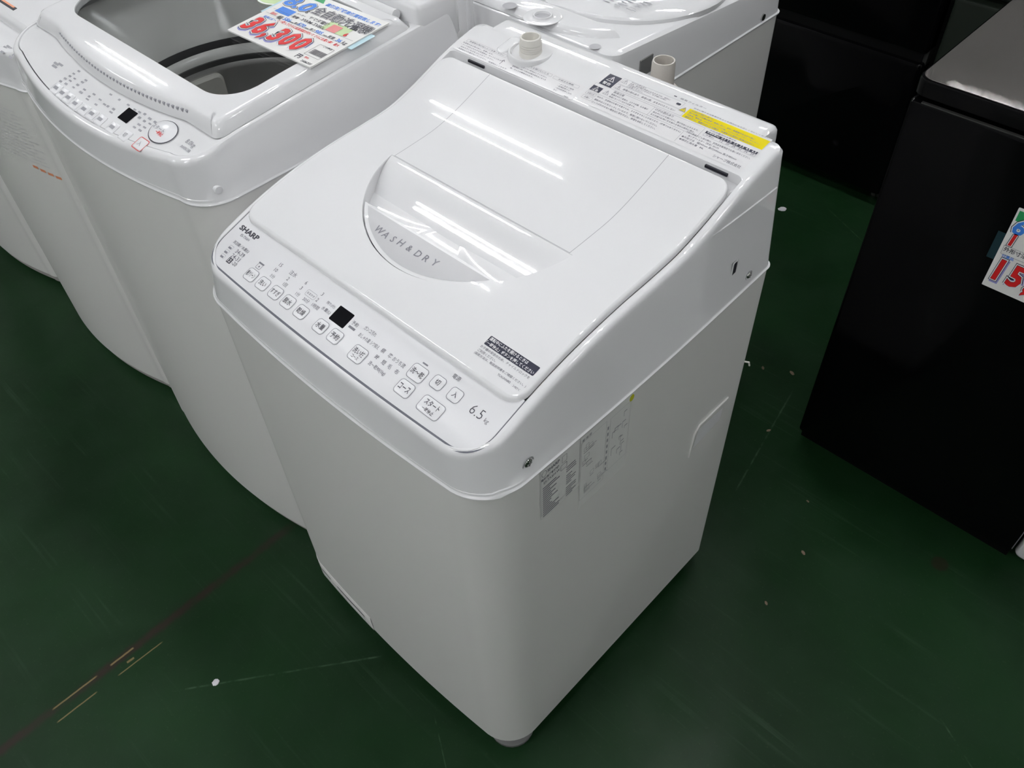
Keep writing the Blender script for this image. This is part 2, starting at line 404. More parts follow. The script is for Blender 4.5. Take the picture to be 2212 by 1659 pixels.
# top cover: lip over the cabinet, leaning walls, rolled rim, sunk bay for panel and lid, sloped rear deck
def rimz(d): return lambda x, y: prof(y)-d
def lerpz(t): return lambda x, y: seamz(x, y)*(1-t)+(prof(y)-0.008)*t
def sz(d): return lambda x, y: seamz(x, y, d)
L = [a_loop(0.001, 0.001, 0.001, sz(-0.0008)), a_loop(-0.0018, -0.0018, -0.0015, sz(-0.0008)), a_loop(-0.0023, -0.0023, -0.002, sz(0.0002)),
     a_loop(-0.0022, -0.0022, -0.002, sz(0.0012)), a_loop(-0.0003, -0.0003, 0, sz(0.0028)), a_loop(0.0, 0.0, 0, sz(0.0034)), a_loop(0.0003, 0.0002, 0, sz(0.006))]
for t in (0.12, 0.3, 0.5, 0.75, 0.96, 1.0): L.append(a_loop(0.0155*t, 0.009*t, 0, lerpz(t), t=t))
for dx, df, dz in ((0.0162, 0.0097, 0.005), (0.0175, 0.0110, 0.0024), (0.0198, 0.0130, 0.0007), (0.0225, 0.0150, 0.0)):
    L.append(a_loop(dx, df, 0.010 if dz < 0.001 else 0.004, rimz(dz), t=1.0))
rim = L[-1]
BAYY = 0.474
def squash(p, dx):
    x, y, z = p; x = min(max(x, dx), AW-dx)
    if y > 0.40: y = 0.40+(y-0.40)*(BAYY-0.40)/(AD-0.010-0.40)
    return x, y
bay = [squash((x, y, 0), 0.0) for x, y in perim(0.0272, AW-0.0272, 0.0112, AD-0.010, 0.036, 0.010, 0.0048)]
for k in range(1, 11):
    t = k/10; L.append([(p[0]*(1-t)+q[0]*t, p[1]*(1-t)+q[1]*t, prof(p[1]*(1-t)+q[1]*t)-(0.0008 if k == 10 else 0)) for p, q in zip(rim, bay)])
cxm, cym = AW/2, 0.24
for s, dz in ((0.998, 0.003), (0.993, 0.012), (0.97, 0.015), (0.5, 0.017), (0.02, 0.017)):
    L.append([(cxm+(x-cxm)*s, cym+(y-cym)*s, prof(cym+(y-cym)*s)-dz) for x, y in bay])
MB().loops(L, False, True).build('top_cover', 'gloss', A, 33)
# strip behind the deck that carries the hose guard
rb = MB(); xs_ = np.linspace(0.050, 0.5005, 24); prow = [(0.535, 0.0002), (0.545, 0.0004), (0.555, 0.0004), (0.566, 0.0002), (0.5725, -0.0012), (0.5762, -0.0040), (0.5775, -0.009), (0.5775, -0.075)]
def strip_loop(e, dz): return [[(x, y, prof(y)+h-dz) for y, h in prow] for x in [e]]
Lr = [[(0.042, y-0.004 if y > 0.55 else y, prof(y)+h-0.080) for y, h in prow], [(0.042, y-0.004 if y > 0.55 else y, prof(y)+h-0.009) for y, h in prow], [(0.0435, y-0.0015 if y > 0.55 else y, prof(y)+h-0.003) for y, h in prow], [(0.047, y, prof(y)+h-0.0006) for y, h in prow]]
Lr += [[(x, y, prof(y)+h) for y, h in prow] for x in xs_]
Lr += [[(0.5035, y, prof(y)+h-0.0006) for y, h in prow], [(0.507, y-0.0015 if y > 0.55 else y, prof(y)+h-0.003) for y, h in prow], [(0.5085, y-0.004 if y > 0.55 else y, prof(y)+h-0.009) for y, h in prow], [(0.5085, y-0.004 if y > 0.55 else y, prof(y)+h-0.080) for y, h in prow]]
rb.loops(Lr, closed=False).build('rear_strip', 'gloss', A, 40)

# control panel
def panel_outline(d=0.0):
    pts = []; x0, x1 = 0.0280+d, AW-0.0280-d; r = 0.034
    for k in range(13):
        a = math.pi+math.pi/2*k/12; pts.append((x0+r+r*math.cos(a), 0.0132+d+r+r*math.sin(a)))
    for k in range(1, 24):
        x = x0+r+(x1-x0-2*r)*k/24; pts.append((x, 0.0132+d-0.0042*(1-((x-AW/2)/(AW/2-0.062))**2) if abs(x-AW/2) < AW/2-0.062 else 0.0132+d))
    for k in range(13):
        a = -math.pi/2+math.pi/2*k/12; pts.append((x1-r+r*math.cos(a), 0.0132+d+r+r*math.sin(a)))
    return pts+[(x1, 0.0935), (x0, 0.0935)]
pm = MB(); pm.loops([[PT(x, y, -0.012) for x, y in panel_outline()], [PT(x, y, -0.0008) for x, y in panel_outline()], [PT(x, y, 0) for x, y in panel_outline(0.0008)]], True, True)
panel = pm.build('control_panel', 'panel', A, 40)
MB().loops([[PT(x, y, -0.0003) for x, y in panel_outline(-0.0024)], [PT(x, y, -0.0002) for x, y in panel_outline(0.0004)]]).build('panel_gap_shade', 'gapshade', panel, 0)  # dark strip paints the shade in the gap along the panel edge
def ph(p): return hit(p, zp)[:2]
def ptext(mb, s, pl, pr, h=None, **k):
    a, b = ph(pl), ph(pr); text(mb, s, PT, (a[0]+b[0])/2, (a[1]+b[1])/2, w=b[0]-a[0], h=h, **k)
def ctext(mb, s, p, h, **k):
    a = ph(p); text(mb, s, PT, a[0], a[1], h=h, **k)
def button(c, bw, bh, lines):
    x, y = ph(c); mb = MB(); Lb = []
    for d, h in ((0, -0.001), (0, 0.0004), (0.0005, 0.0010), (0.0014, 0.0013)):
        Lb.append([PT(px, py, h) for px, py in rr(x-bw/2+d, x+bw/2-d, y-bh/2+d, y+bh/2-d, 0.0042-d*0.6, 5)])
    mb.loops(Lb, False, True).build('button', 'key', panel, 50)
    o = MB(); frame(o, PT, x-bw/2-0.0004, x+bw/2+0.0004, y-bh/2-0.0004, y+bh/2+0.0004, 0.0046, 0.0007, 0.00060); o.build('button_outline', 'outline', panel, 0)
    t = MB()
    for s, dy, tw, th in lines: text(t, s, PT, x, y+dy, w=tw, h=th, off=0.012, lift=0.0015)
    t.build('button_lettering', 'ink', panel, 0)
SQ = (0.0192, 0.0160)
button((542.5, 594.6), *SQ, [('槽クリーン', 0, 0.0155, 0.0075)])
button((568, 613.6), *SQ, [('洗い', 0, 0.0125, 0.0068)])
button((595.4, 633), *SQ, [('すすぎ', 0, 0.0155, 0.0068)])
button((622, 653), *SQ, [('脱水', 0, 0.0135, 0.0072)])
button((650.6, 674.7), *SQ, [('乾燥', 0, 0.0135, 0.0072)])
button((692.5, 705.8), *SQ, [('水量', 0, 0.0135, 0.0072)])
button((723.8, 727.5), *SQ, [('予約', 0, 0.0135, 0.0072)])
button((773, 766), 0.0222, 0.0185, [('洗い技', 0.0022, 0.0178, 0.0068), ('コース', -0.0050, 0.0108, 0.0036)])
button((902, 807), 0.0228, 0.0178, [('洗〜乾', 0, 0.0185, 0.0072)])
button((873.5, 840), 0.0225, 0.0170, [('コース', 0, 0.0165, 0.0068)])
button((946, 827.5), 0.0170, 0.0150, [('切', 0, None, 0.0062)])
button((983, 854.6), 0.0170, 0.0150, [('入', 0, None, 0.0062)])
button((930.4, 881.7), 0.0320, 0.0185, [('スタート', 0.0030, 0.0215, 0.0066), ('一時停止', -0.0048, 0.0168, 0.0046)])
dm = MB(); x0, y0 = 0.2548, 0.0430; dl = [[PT(x, y, h) for x, y in rr(x0, x0+0.0264, y0, y0+0.0202, 0.0012, 3)] for h in (-0.002, 0.0003)]
dm.loops(dl, False, True).build('display_window', 'screen', panel, 30)
t = Split('brand_lettering', 'ink', panel)
ptext(t, 'SHARP', (518.6, 492.4), (560, 514), h=0.0066, off=0.04)
text(t, '6.5', PT, *ph((1031, 890)), h=0.0112, off=-0.012, lift=0.0003)
ctext(t, 'kg', (1050, 911), 0.0062, off=-0.008)
a = ph((496, 563)); patch(t, PT, a[0]-0.0042, a[0]+0.0042, a[1]-0.0038, a[1]+0.0038, 0.0006)
t.build('brand_lettering', 'ink', panel, 0)
t = Split('panel_lettering', 'inkg', panel)
ptext(t, 'ES-TX6H', (520, 508), (539, 519)); ptext(t, '洗剤量／水量(L)', (504, 523), (538.5, 544))
ptext(t, '34-39', (509.5, 543), (528.5, 553)); ptext(t, '24-31', (499.6, 552), (518.6, 562)); ptext(t, '-20', (501.5, 567.5), (511, 573))
for s, p, h in (('15', (607, 573), 0.0048), ('10', (596.3, 583.7), 0.0048), ('5分', (589, 597), 0.0050), ('注水', (634, 592), 0.0062), ('2', (622.5, 602.7), 0.0048), ('1回', (616, 615.4), 0.0050),
                ('6', (662, 611.4), 0.0048), ('3', (651, 622.6), 0.0048), ('1分', (643.3, 636), 0.0050), ('3', (697, 636), 0.0048), ('2', (685.8, 648), 0.0048), ('1時間', (681.3, 662.4), 0.0052), ('30分', (661.4, 648.8), 0.0052)):
    ctext(t, s, p, h, off=0.006)
ptext(t, 'おまかせ', (664, 632), (680, 642)); a = ph((672, 637)); frame(t, PT, a[0]-0.0090, a[0]+0.0090, a[1]-0.0040, a[1]+0.0040, 0.0022, 0.0003)
ptext(t, '残り(分)', (706, 653.5), (724, 664.5)); ptext(t, '水量(L)', (695.5, 665), (713.5, 677))
ptext(t, '予約', (761, 696), (774, 704), off=0.01); a = ph((760, 709)); seg(t, PT, a[0]-0.0055, a[1], a[0]+0.0055, a[1], 0.0028)
ptext(t, 'ガンコ汚れ', (788, 707.7), (813, 724.6), h=0.0052, off=0.01); ptext(t, 'おしゃれ着', (775.6, 722.4), (799.3, 738), h=0.0052, off=0.01); ptext(t, 'シワ抑え', (801, 740), (818.5, 752.5), h=0.0052, off=0.01)
ptext(t, '標　準', (824, 756), (847, 771), off=0.01); ptext(t, 'おうち流', (849, 775), (875, 791.5), h=0.0054, off=0.01)
ptext(t, '時　短', (810.6, 770), (833, 785.5), off=0.01); ptext(t, '毛　布', (838, 790), (861, 805.5), off=0.01)
ptext(t, '洗〜乾90(1kg)', (796, 784), (832, 809), h=0.0058, off=0.008); ptext(t, '電源', (979, 811), (995, 821), off=0.01)
a = ph((919, 787)); patch(t, PT, a[0]-0.0042, a[0]+0.0042, a[1]-0.0009, a[1]+0.0009, 0.0007)
# little cup and basket pictograms
for p in ((499.6, 535), (490.6, 544), (482, 553.5)):
    a = ph(p); frame(t, PT, a[0]-0.0042, a[0]+0.0036, a[1]-0.0026, a[1]+0.0026, 0.0006, 0.00025); patch(t, PT, a[0]-0.0040, a[0]+0.0018, a[1]-0.0024, a[1]+0.0000, 0.0003)
a = ph((561, 574.7)); frame(t, PT, a[0]-0.0046, a[0]+0.0046, a[1]-0.0046, a[1]+0.0030, 0.0015, 0.0006); seg(t, PT, a[0]-0.0052, a[1]+0.0036, a[0]+0.0052, a[1]+0.0036, 0.0018); patch(t, PT, a[0]-0.0008, a[0]+0.0012, a[1]-0.0022, a[1], 0.0003)
t.build('panel_lettering', 'inkg', panel, 0)
t = MB(); text(t, '12', PT, *ph((496, 563)), h=0.0048, lift=0.0005, off=0.01); t.build('panel_lettering', 'white', panel, 0)

# lid: curved sheet with a round hand scoop
LX0, LX1, LY0, LY1 = 0.0285, AW-0.0285, 0.0815, 0.458
CX, CY, CR, FOLD, CHORD = AW/2, 0.2945, 0.1615, 0.2705, 0.188
def arc(y0, r=CR, n=48):
    """points of the circle below y0, from its left end over the front to its right end"""
    h = math.acos((CY-y0)/r); return [(CX+r*math.sin(-h+2*h*k/n), CY-r*math.cos(-h+2*h*k/n)) for k in range(n+1)]
out = rr(LX0+0.004, LX1-0.004, LY0+0.004, LY1-0.004, 0.017, 8)
hole = arc(FOLD)
def dens(poly, step):
    o = []
    for p, q in zip(poly, poly[1:]+poly[:1]):
        k = max(1, int(math.hypot(q[0]-p[0], q[1]-p[1])/step))
        o += [(p[0]+(q[0]-p[0])*i/k, p[1]+(q[1]-p[1])*i/k) for i in range(k)]
    return o
outd = dens(out, 0.006); holed = dens(hole, 0.006)
def inside(p, poly):
    c = False
    for (x1, y1), (x2, y2) in zip(poly, poly[1:]+poly[:1]):
        if (y1 > p[1]) != (y2 > p[1]) and p[0] < (x2-x1)*(p[1]-y1)/(y2-y1)+x1: c = not c
    return c
V2 = [Vector(p) for p in outd+holed]; ne, nh = len(outd), len(holed)
E2 = [(i, (i+1) % ne) for i in range(ne)]+[(ne+i, ne+(i+1) % nh) for i in range(nh)]
yy = LY0+0.010
while yy < LY1-0.008:
    xx = LX0+0.012
    while xx < LX1-0.010:
        if math.hypot(xx-CX, yy-CY) > CR+0.004 or yy > FOLD+0.004: V2.append(Vector((xx, yy)))
        xx += 0.012
    yy += 0.006
res = delaunay_2d_cdt(V2, E2, [], 0, 1e-7)
lv = [(v.x, v.y) for v in res[0]]; lf = []
outp = [tuple(p) for p in outd]; holp = [tuple(p) for p in holed]
for f in res[2]:
    c = (sum(lv[i][0] for i in f)/len(f), sum(lv[i][1] for i in f)/len(f))
    if inside(c, outp) and not inside(c, holp): lf.append(f)
lm = MB(); lm.add([LT(x, y) for x, y in lv], lf)
o1 = outd
def offs(d):   # outline pushed out by d
    return [(p[0], p[1]) for p in dens(rr(LX0+0.004-d, LX1-0.004+d, LY0+0.004-d, LY1-0.004+d, 0.017+d, 8), 1e9)]
lp = rr(LX0+0.004, LX1-0.004, LY0+0.004, LY1-0.004, 0.017, 8)
def ring(d, h): return [LT(x, y, h) for x, y in dens_fixed(d)]
def dens_fixed(d):
    o = []; A0 = rr(LX0+0.004-d, LX1-0.004+d, LY0+0.004-d, LY1-0.004+d, 0.017+d, 8); B0 = lp
    for i in range(len(A0)):
        p, q = A0[i], A0[(i+1) % len(A0)]; bp, bq = B0[i], B0[(i+1) % len(B0)]
        k = max(1, int(math.hypot(bq[0]-bp[0], bq[1]-bp[1])/0.006)); o += [(p[0]+(q[0]-p[0])*j/k, p[1]+(q[1]-p[1])*j/k) for j in range(k)]
    return o
lm.loops([ring(0, 0), ring(0.0018, -0.0004), ring(0.0032, -0.0015), ring(0.004, -0.0032), ring(0.004, -0.0075), ring(0.0005, -0.0085)])
lm.loops([[LT(x, y) for x, y in holed], [LT(x, y, -0.0015) for x, y in [(CX+(x-CX)*0.995, y) for x, y in holed]]])
lid = lm.build('lid', 'gloss', A, 60)
# scoop behind the handle plate
sm = MB(); NY = 26; rows = []
def scz(y):
    t = min(1, max(0, (FOLD-y)/0.074)); return zl(FOLD)-0.0006-0.036*(t*t*(3-2*t)*0.9+0.1*t)
SY = [FOLD-(FOLD-0.150)*k/NY for k in range(NY+1)]
for y in SY:
    hw = math.sqrt(max(CR**2-(CY-y)**2, 1e-6)); rows.append([(CX-hw+2*hw*i/20, y, scz(y)) for i in range(21)])
sm.loops(rows, closed=False)
for s in (0, 20):
    sm.loops([[(p[s][0], p[s][1], min(zl(p[s][1]), zl(FOLD))) for p in rows], [p[s] for p in rows]], closed=False)
sm.build('handle_scoop', 'gloss', lid, 40)
# handle plate
def seg_rows(r, y0, zf, n=22, inset=0.0):
    ys = [CY-r+inset+(y0-CY+r-inset)*(1-math.cos(math.pi*0.5*k/n)) for k in range(n+1)]; rows = []
    for y in ys:
        hw = math.sqrt(max((r)**2-(CY-y)**2, 1e-8)); rows.append([(CX-hw+2*hw*i/16, y, zf(y)) for i in range(17)])
    return rows
pm_ = MB(); pr_ = CR-0.0022; zpl = lambda y: zl(y)-0.0026
rows = seg_rows(pr_, CHORD, zpl); pm_.loops(rows, closed=False)
edge = rows[-1]; pm_.loops([edge, [(x, y+0.0008, z-0.0008) for x, y, z in edge], [(x, y+0.0008, z-0.007) for x, y, z in edge], [(x, y-0.003, z-0.008) for x, y, z in edge]], closed=False)
pm_.loops([[(CX+(x-CX)*0.9999, y, zl(y)-0.0026) for x, y in arc(CHORD, pr_)], [(x, y, zl(y)-0.008) for x, y in arc(CHORD, pr_)]], closed=False)
pm_.build('handle_plate', 'gloss', lid, 40)
gp = MB(); gp.loops(seg_rows(CR-0.0070, CHORD-0.0032, lambda y: zl(y)-0.0023), closed=False); gp.build('handle_plate_inlay', 'grey', lid, 40)
t = MB(); a, b = hit((812, 490), zl), hit((945, 582), zl)
# each letter stands on an arc that follows the plate
word = 'WASH & DRY'; pxs = [(820, 498), (834, 509), (850, 518), (867, 526), None, (885, 538), None, (904, 550), (921, 560), (940, 569)]
for ch, p in zip(word, pxs):
    if p is None: continue
    q = hit(p, lambda y: zl(y)-0.003); text(t, ch, lambda x, y, h: (x, y, zl(y)-0.0022+h), q[0], q[1], h=0.0094 if ch != '&' else 0.0086, lift=0.0003, rot=(q[0]-CX)*1.3)
t.build('lid_lettering', 'inkg', lid, 0)
# fold line and side joints of the folding lid
gr = MB(); gx = 0.1545
seg(gr, LT, CX-gx, FOLD+0.0008, CX+gx, FOLD+0.0008, 0.0009, 0.0002); 
for s in (-1, 1):
    for k in range(24):
        y0, y1 = FOLD+(LY1-0.003-FOLD)*k/24, FOLD+(LY1-0.003-FOLD)*(k+1)/24; seg(gr, LT, CX+s*gx, y0, CX+s*gx, y1, 0.0009, 0.0002)
gr.build('lid_joint', 'groove', lid, 0)
# warning print on the lid
n = MB(); patch(n, LT, 0.4444, 0.5168, 0.1153, 0.1275, 0.0012, 0.0003); n.build('warning_band', 'navy', lid, 0)
t = MB(); text(t, '運転中にふたを開けるときは', LT, 0.4740, 0.1243, w=0.0560, h=0.0044, off=0.012, lift=0.0006); text(t, '「一時停止」ボタンを押してください', LT, 0.4803, 0.1185, w=0.0700, h=0.0044, off=0.012, lift=0.0006)
t.build('warning_lettering', 'white', lid, 0)
t = MB(); text(t, 'お子様の安全のため、チャイルドロックを', LT, 0.4795, 0.1118, w=0.0720, h=0.0034); text(t, 'ご利用ください。', LT, 0.4575, 0.1068, w=0.0265, h=0.0034)
text(t, '(設定方法は、取扱説明書をご確認ください。)', LT, 0.4812, 0.1020, w=0.0760, h=0.0034); text(t, 'TCAUHA882', LT, 0.4930, 0.0965, w=0.0185, h=0.0024); text(t, '＞PET＜', LT, 0.5115, 0.0955, w=0.010, h=0.0024)
t.build('warning_lettering', 'inkg', lid, 0)
# dark hinge slots at the back of the lid bay
for x0, x1 in ((0.062, 0.094), (0.474, 0.506)):
    MB().box((x0, 0.4705, prof(0.46)-0.0030), (x1, 0.4742, prof(0.46)+0.0004)).build('hinge_slot', 'dark', A, 0)
# water inlet on the rear deck
WX, WY = 0.1385, 0.5225; wz = prof(WY)
wi = MB(); wi.lathe((WX, WY, wz-0.012), ((0.033, 0.0), (0.0335, 0.012), (0.032, 0.0145), (0.0295, 0.0145), (0.028, 0.012), (0.0275, 0.006), (0.018, 0.005)), 40)
inlet = wi.build('water_inlet', 'gloss', A, 40)
pts = [(0.0168, 0.0), (0.0165, 0.006)]
for k in range(4): pts += [(0.0154, 0.0070+k*0.0032), (0.0161, 0.0082+k*0.0032), (0.0161, 0.0092+k*0.0032)]
pts += [(0.0150, 0.0204), (0.0150, 0.0256), (0.0142, 0.0268), (0.0124, 0.0268), (0.0118, 0.0256), (0.0118, 0.004)]
MB().lathe((WX, WY, wz-0.004), pts, 36, False, True).build('threaded_pipe', 'ivory', inlet, 60)
sl = MB(); q = [hit((1088, 106), prof), hit((1112, 88), prof)]; d = np.array(q[1]-q[0])[:2]; ln = np.hypot(*d); d = d/ln; nn = np.array([-d[1], d[0]])
def pill(r, h): 
    o = []
    for k in range(24):
        a = 2*math.pi*k/24; c = np.array(q[1][:2] if math.cos(a) > 0 else q[0][:2]); pp = c+d*math.cos(a)*r+nn*math.sin(a)*r; o.append((pp[0], pp[1], prof(pp[1])+h))
    return o
sl.loops([pill(0.0098, -0.003), pill(0.0098, 0.0008), pill(0.0082, 0.0018), pill(0.0068, 0.0010), pill(0.0052, 0.0004)], False, True).build('finger_dimple', 'gloss', A, 60)
# grey upright pipe behind the deck
hp = MB(); hp.lathe((0.311, 0.602, 0.852), ((0.026, 0.0), (0.026, 0.052), (0.0205, 0.058), (0.0168, 0.0585), (0.0160, 0.093), (0.0150, 0.096), (0.0133, 0.096), (0.0125, 0.093), (0.0125, 0.05)), 32, True, True)
hp.build('drain_pipe', 'greige', A, 45)
MB().box((0.28, 0.55, 0.862), (0.34, 0.59, 0.90)).build('pipe_bracket', 'ivory', A, 0)

# labels on the rear deck
lb = MB(); patch(lb, DT, 0.026, 0.256, 0.4752, 0.5035, 0, 0.0003, ny=10); lab1 = lb.build('care_label', 'label', A, 30)
lb = MB(); patch(lb, DT, 0.2610, 0.5195, 0.4790, 0.5425, 0, 0.0003, ny=16); lab2 = lb.build('caution_label', 'label', A, 30)
t = MB(); K = dict(lift=0.0006)
D1 = lambda x, y, h=0.0: DT(x-0.006*(1-x/0.26), 0.4765+(y-0.482)*0.80-0.0015*(1-x/0.26), h)
frame(t, D1, 0.040, 0.118, 0.5060, 0.5128, 0.0015, 0.00025, 0.0006); text(t, '洗濯物の飛び出しにご注意ください', D1, 0.079, 0.5094, w=0.068, h=0.0034, **K)
for i, (s, x, wd) in enumerate((('洗濯物や水が飛び出し、故障します。', 0.0375, 0.060), ('・フード付などの大きな洗濯物は、ネットに入れるか', 0.0375, 0.083), ('沈みやすいものを上に入れてください。', 0.0405, 0.066), ('・洗濯物は入れ過ぎないでください。', 0.0375, 0.058))):
    text(t, s, D1, x+wd/2, 0.5020-0.0052*i, w=wd, h=0.0030, **K)
text(t, '洗濯物はここから下', D1, 0.1180, 0.4850, w=0.034, h=0.0032, **K)
seg(t, D1, 0.1190, 0.4890, 0.1200, 0.5005, 0.0009, 0.0006); seg(t, D1, 0.1172, 0.4970, 0.1201, 0.5010, 0.0008, 0.0006); seg(t, D1, 0.1228, 0.4970, 0.1201, 0.5010, 0.0008, 0.0006)
frame(t, D1, 0.1370, 0.2020, 0.5060, 0.5124, 0.0015, 0.00025, 0.0006); text(t, '乾燥中にふたを開けたいとき', D1, 0.1695, 0.5092, w=0.053, h=0.0034, **K)
for i, (s, wd) in enumerate((('スタートボタンで一時停止してください。', 0.060), ('温風運転に続いて約10分間冷却をおこなった', 0.062), ('後、ロックが解除されます。', 0.042))):
    text(t, s, D1, 0.1385+wd/2, 0.5015-0.0052*i, w=wd, h=0.0030, **K)
frame(t, D1, 0.2055, 0.2500, 0.5052, 0.5118, 0.0015, 0.00025, 0.0006); text(t, 'お役立ち情報', D1, 0.2278, 0.5085, w=0.026, h=0.0034, **K)
for i, (s, wd) in enumerate((('・よくあるご質問', 0.025), ('・故障診断ナビ', 0.022), ('・WEB修理申し込み', 0.028), ('など', 0.006))):
    text(t, s, D1, 0.2215+wd/2, 0.5000-0.0048*i, w=wd, h=0.0030, **K)
text(t, 'N620', D1, 0.2460, 0.4818, w=0.007, h=0.0022, **K)
t.build('label_lettering', 'inkg', lab1, 0)
n = Split('caution_box', 'navy', lab2)
patch(n, DT, 0.2675, 0.2880, 0.5175, 0.5420, 0, 0.0005); patch(n, DT, 0.2640, 0.2805, 0.5020, 0.5120, 0, 0.0005)
patch(n, DT, 0.4445, 0.5185, 0.5098, 0.5138, 0, 0.0007); patch(n, DT, 0.3805, 0.3870, 0.5355, 0.5395, 0.0015, 0.0007); patch(n, DT, 0.3680, 0.3725, 0.5483, 0.5500, 0.0006, 0.0007)
n.build('caution_box', 'navy', lab2, 0)
n = MB(); patch(n, DT, 0.4015, 0.5192, 0.5195, 0.5380, 0, 0.0005); n.build('caution_band', 'yellow', lab2, 0)
def tri(mb, x, y, s, wd, lift):
    P3 = [np.array((x-s, y-s*0.85)), np.array((x+s, y-s*0.85)), np.array((x, y+s*0.95))]; c = sum(P3)/3
    mb.loops([[DT(*p, lift) for p in P3], [DT(*(c+(p-c)*(1-wd)), lift) for p in P3]])
    seg(mb, DT, x, y-s*0.35, x, y+s*0.45, s*0.18, lift); seg(mb, DT, x, y-s*0.62, x, y-s*0.48, s*0.2, lift)
t = Split('label_lettering', 'white', lab2); tri(t, 0.2775, 0.5330, 0.0062, 0.22, 0.0008); text(t, '警告', DT, 0.2775, 0.5222, w=0.013, h=0.0055, off=0.01, lift=0.0008)
tri(t, 0.2722, 0.5088, 0.0032, 0.22, 0.0008); text(t, '注意', DT, 0.2722, 0.5040, w=0.010, h=0.0032, off=0.01, lift=0.0008)
text(t, '洗濯容量(kg)', DT, 0.4555, 0.5118, w=0.018, h=0.0030, lift=0.0010)
for i, s in enumerate(('0.5', '1.0', '2.0', '3.5', '4.5', '6.5')): text(t, s, DT, 0.4705+0.0087*i, 0.5118, w=0.0056, h=0.0031, lift=0.0010)
t.build('label_lettering', 'white', lab2, 0)
n = MB(); P3 = [(0.3908, 0.5278), (0.4012, 0.5278), (0.3960, 0.5368)]; n.add([DT(*p, 0.0006) for p in P3], [(0, 1, 2)]); n.build('warning_triangle', 'yellow', lab2, 0)
t = MB(); tri(t, 0.3960, 0.5316, 0.0052, 0.18, 0.0009)
for x, y, s in ((0.2965, 0.5385, 0.0048), (0.2965, 0.5240, 0.0042), (0.2895, 0.5080, 0.0046)): tri(t, x, y, s, 0.16, 0.0007)
for f4 in ((0.2905, 0.3900, 0.5300, 0.5440), (0.2905, 0.4000, 0.5195, 0.5290), (0.2640, 0.4400, 0.5000, 0.5170), (0.4445, 0.5185, 0.5050, 0.5098), (0.2640, 0.2805, 0.4935, 0.4985), (0.2640, 0.2805, 0.4850, 0.4915)): frame(t, DT, *f4, 0.0005, 0.00024, 0.0006)
seg(t, DT, 0.3620, 0.5002, 0.3620, 0.5168, 0.00022, 0.0006); seg(t, DT, 0.4205, 0.4805, 0.4205, 0.4995, 0.00025, 0.0006)
for s, x, y, wd, h in (('やけどの恐れあり', 0.3040, 0.5418, 0.024, 0.0027), ('洗濯・脱水槽が完全に止まるまでは、絶対に', 0.3040, 0.5384, 0.066, 0.0026), ('手を触れないでください。お子様には特に', 0.3040, 0.5351, 0.062, 0.0026), ('ご注意ください。', 0.3040, 0.5320, 0.026, 0.0026),
                       ('感電の恐れあり　修理の際、水をかけたりしない', 0.3040, 0.5240, 0.084, 0.0036), ('高温注意', 0.2970, 0.5138, 0.017, 0.0038), ('乾燥中や終了直後は、ふたや衣類、防水槽が', 0.2970, 0.5085, 0.060, 0.0028), ('高温になっているので注意する。', 0.2970, 0.5040, 0.043, 0.0028),
                       ('けがの恐れあり', 0.3655, 0.5138, 0.028, 0.0040), ('脱水中にふたを開けない。槽が完全に止まるまで、', 0.3655, 0.5085, 0.070, 0.0028), ('また衣類や縫物に手を触れる場合は絶対に禁止。', 0.3655, 0.5040, 0.068, 0.0028),
                       ('お知らせ', 0.2667, 0.4960, 0.011, 0.0031), ('お願い', 0.2677, 0.4882, 0.009, 0.0031), ('排水や、洗濯物の片寄りを直すため、すすぎをすることがあります。(故障ではありません)', 0.2830, 0.4960, 0.1350, 0.0032),
                       ('運転中はふたをロックしているので、無理に開けないでください。', 0.2830, 0.4905, 0.103, 0.0032), ('ロックがかからない場合は使用を中止し、修理を依頼してください。', 0.2830, 0.4855, 0.104, 0.0032),
                       ('水位(水量)別の水量目安', 0.4470, 0.5165, 0.038, 0.0030), ('水量(L)', 0.4475, 0.5074, 0.012, 0.0029), ('下記の部品がご入用の際は、別売品を販売店でお買い求めください。', 0.4235, 0.5005, 0.0930, 0.0029), ('糸くずフィルター［形名］ES-LP2', 0.4300, 0.4960, 0.045, 0.0029), ('●外形寸法　幅545mm 奥行590mm 高さ985mm', 0.4235, 0.4915, 0.080, 0.0031), ('●標準使用水量　84L', 0.4235, 0.4868, 0.036, 0.0031),
                       ('シャープ株式会社', 0.4760, 0.4838, 0.0390, 0.0046), ('吸気フィルター', 0.3786, 0.5490, 0.0395, 0.0036)):
    text(t, s, DT, x+wd/2, y, w=wd, h=h, lift=0.0007)
for i, s in enumerate(('12', '20', '24', '31', '34', '39')): text(t, s, DT, 0.4705+0.0087*i, 0.5074, w=0.0042, h=0.0030, lift=0.0007)
for i, s in enumerate(('火災の恐れあり', '油の付着した衣類は洗濯・乾燥しない。また、乾燥後や仕上がり後に、', '食用油、動物油、ドライクリーニング油、ベンジンやシンナー、ガソリン、', '美容オイル、樹脂の付いた衣類は、洗濯後でも絶対に乾燥させない。')):
    wd = (0.032, 0.098, 0.106, 0.102)[i]; text(t, s, DT, 0.4055+wd/2, 0.5350-0.0044*i, w=wd, h=0.0028, lift=0.0009)
text(t, '安全に関する注意事項をよくお読みになり正しくお使いください', DT, 0.4600, 0.5415, w=0.110, h=0.0026, lift=0.0007)
t.build('label_lettering', 'inkg', lab2, 0)

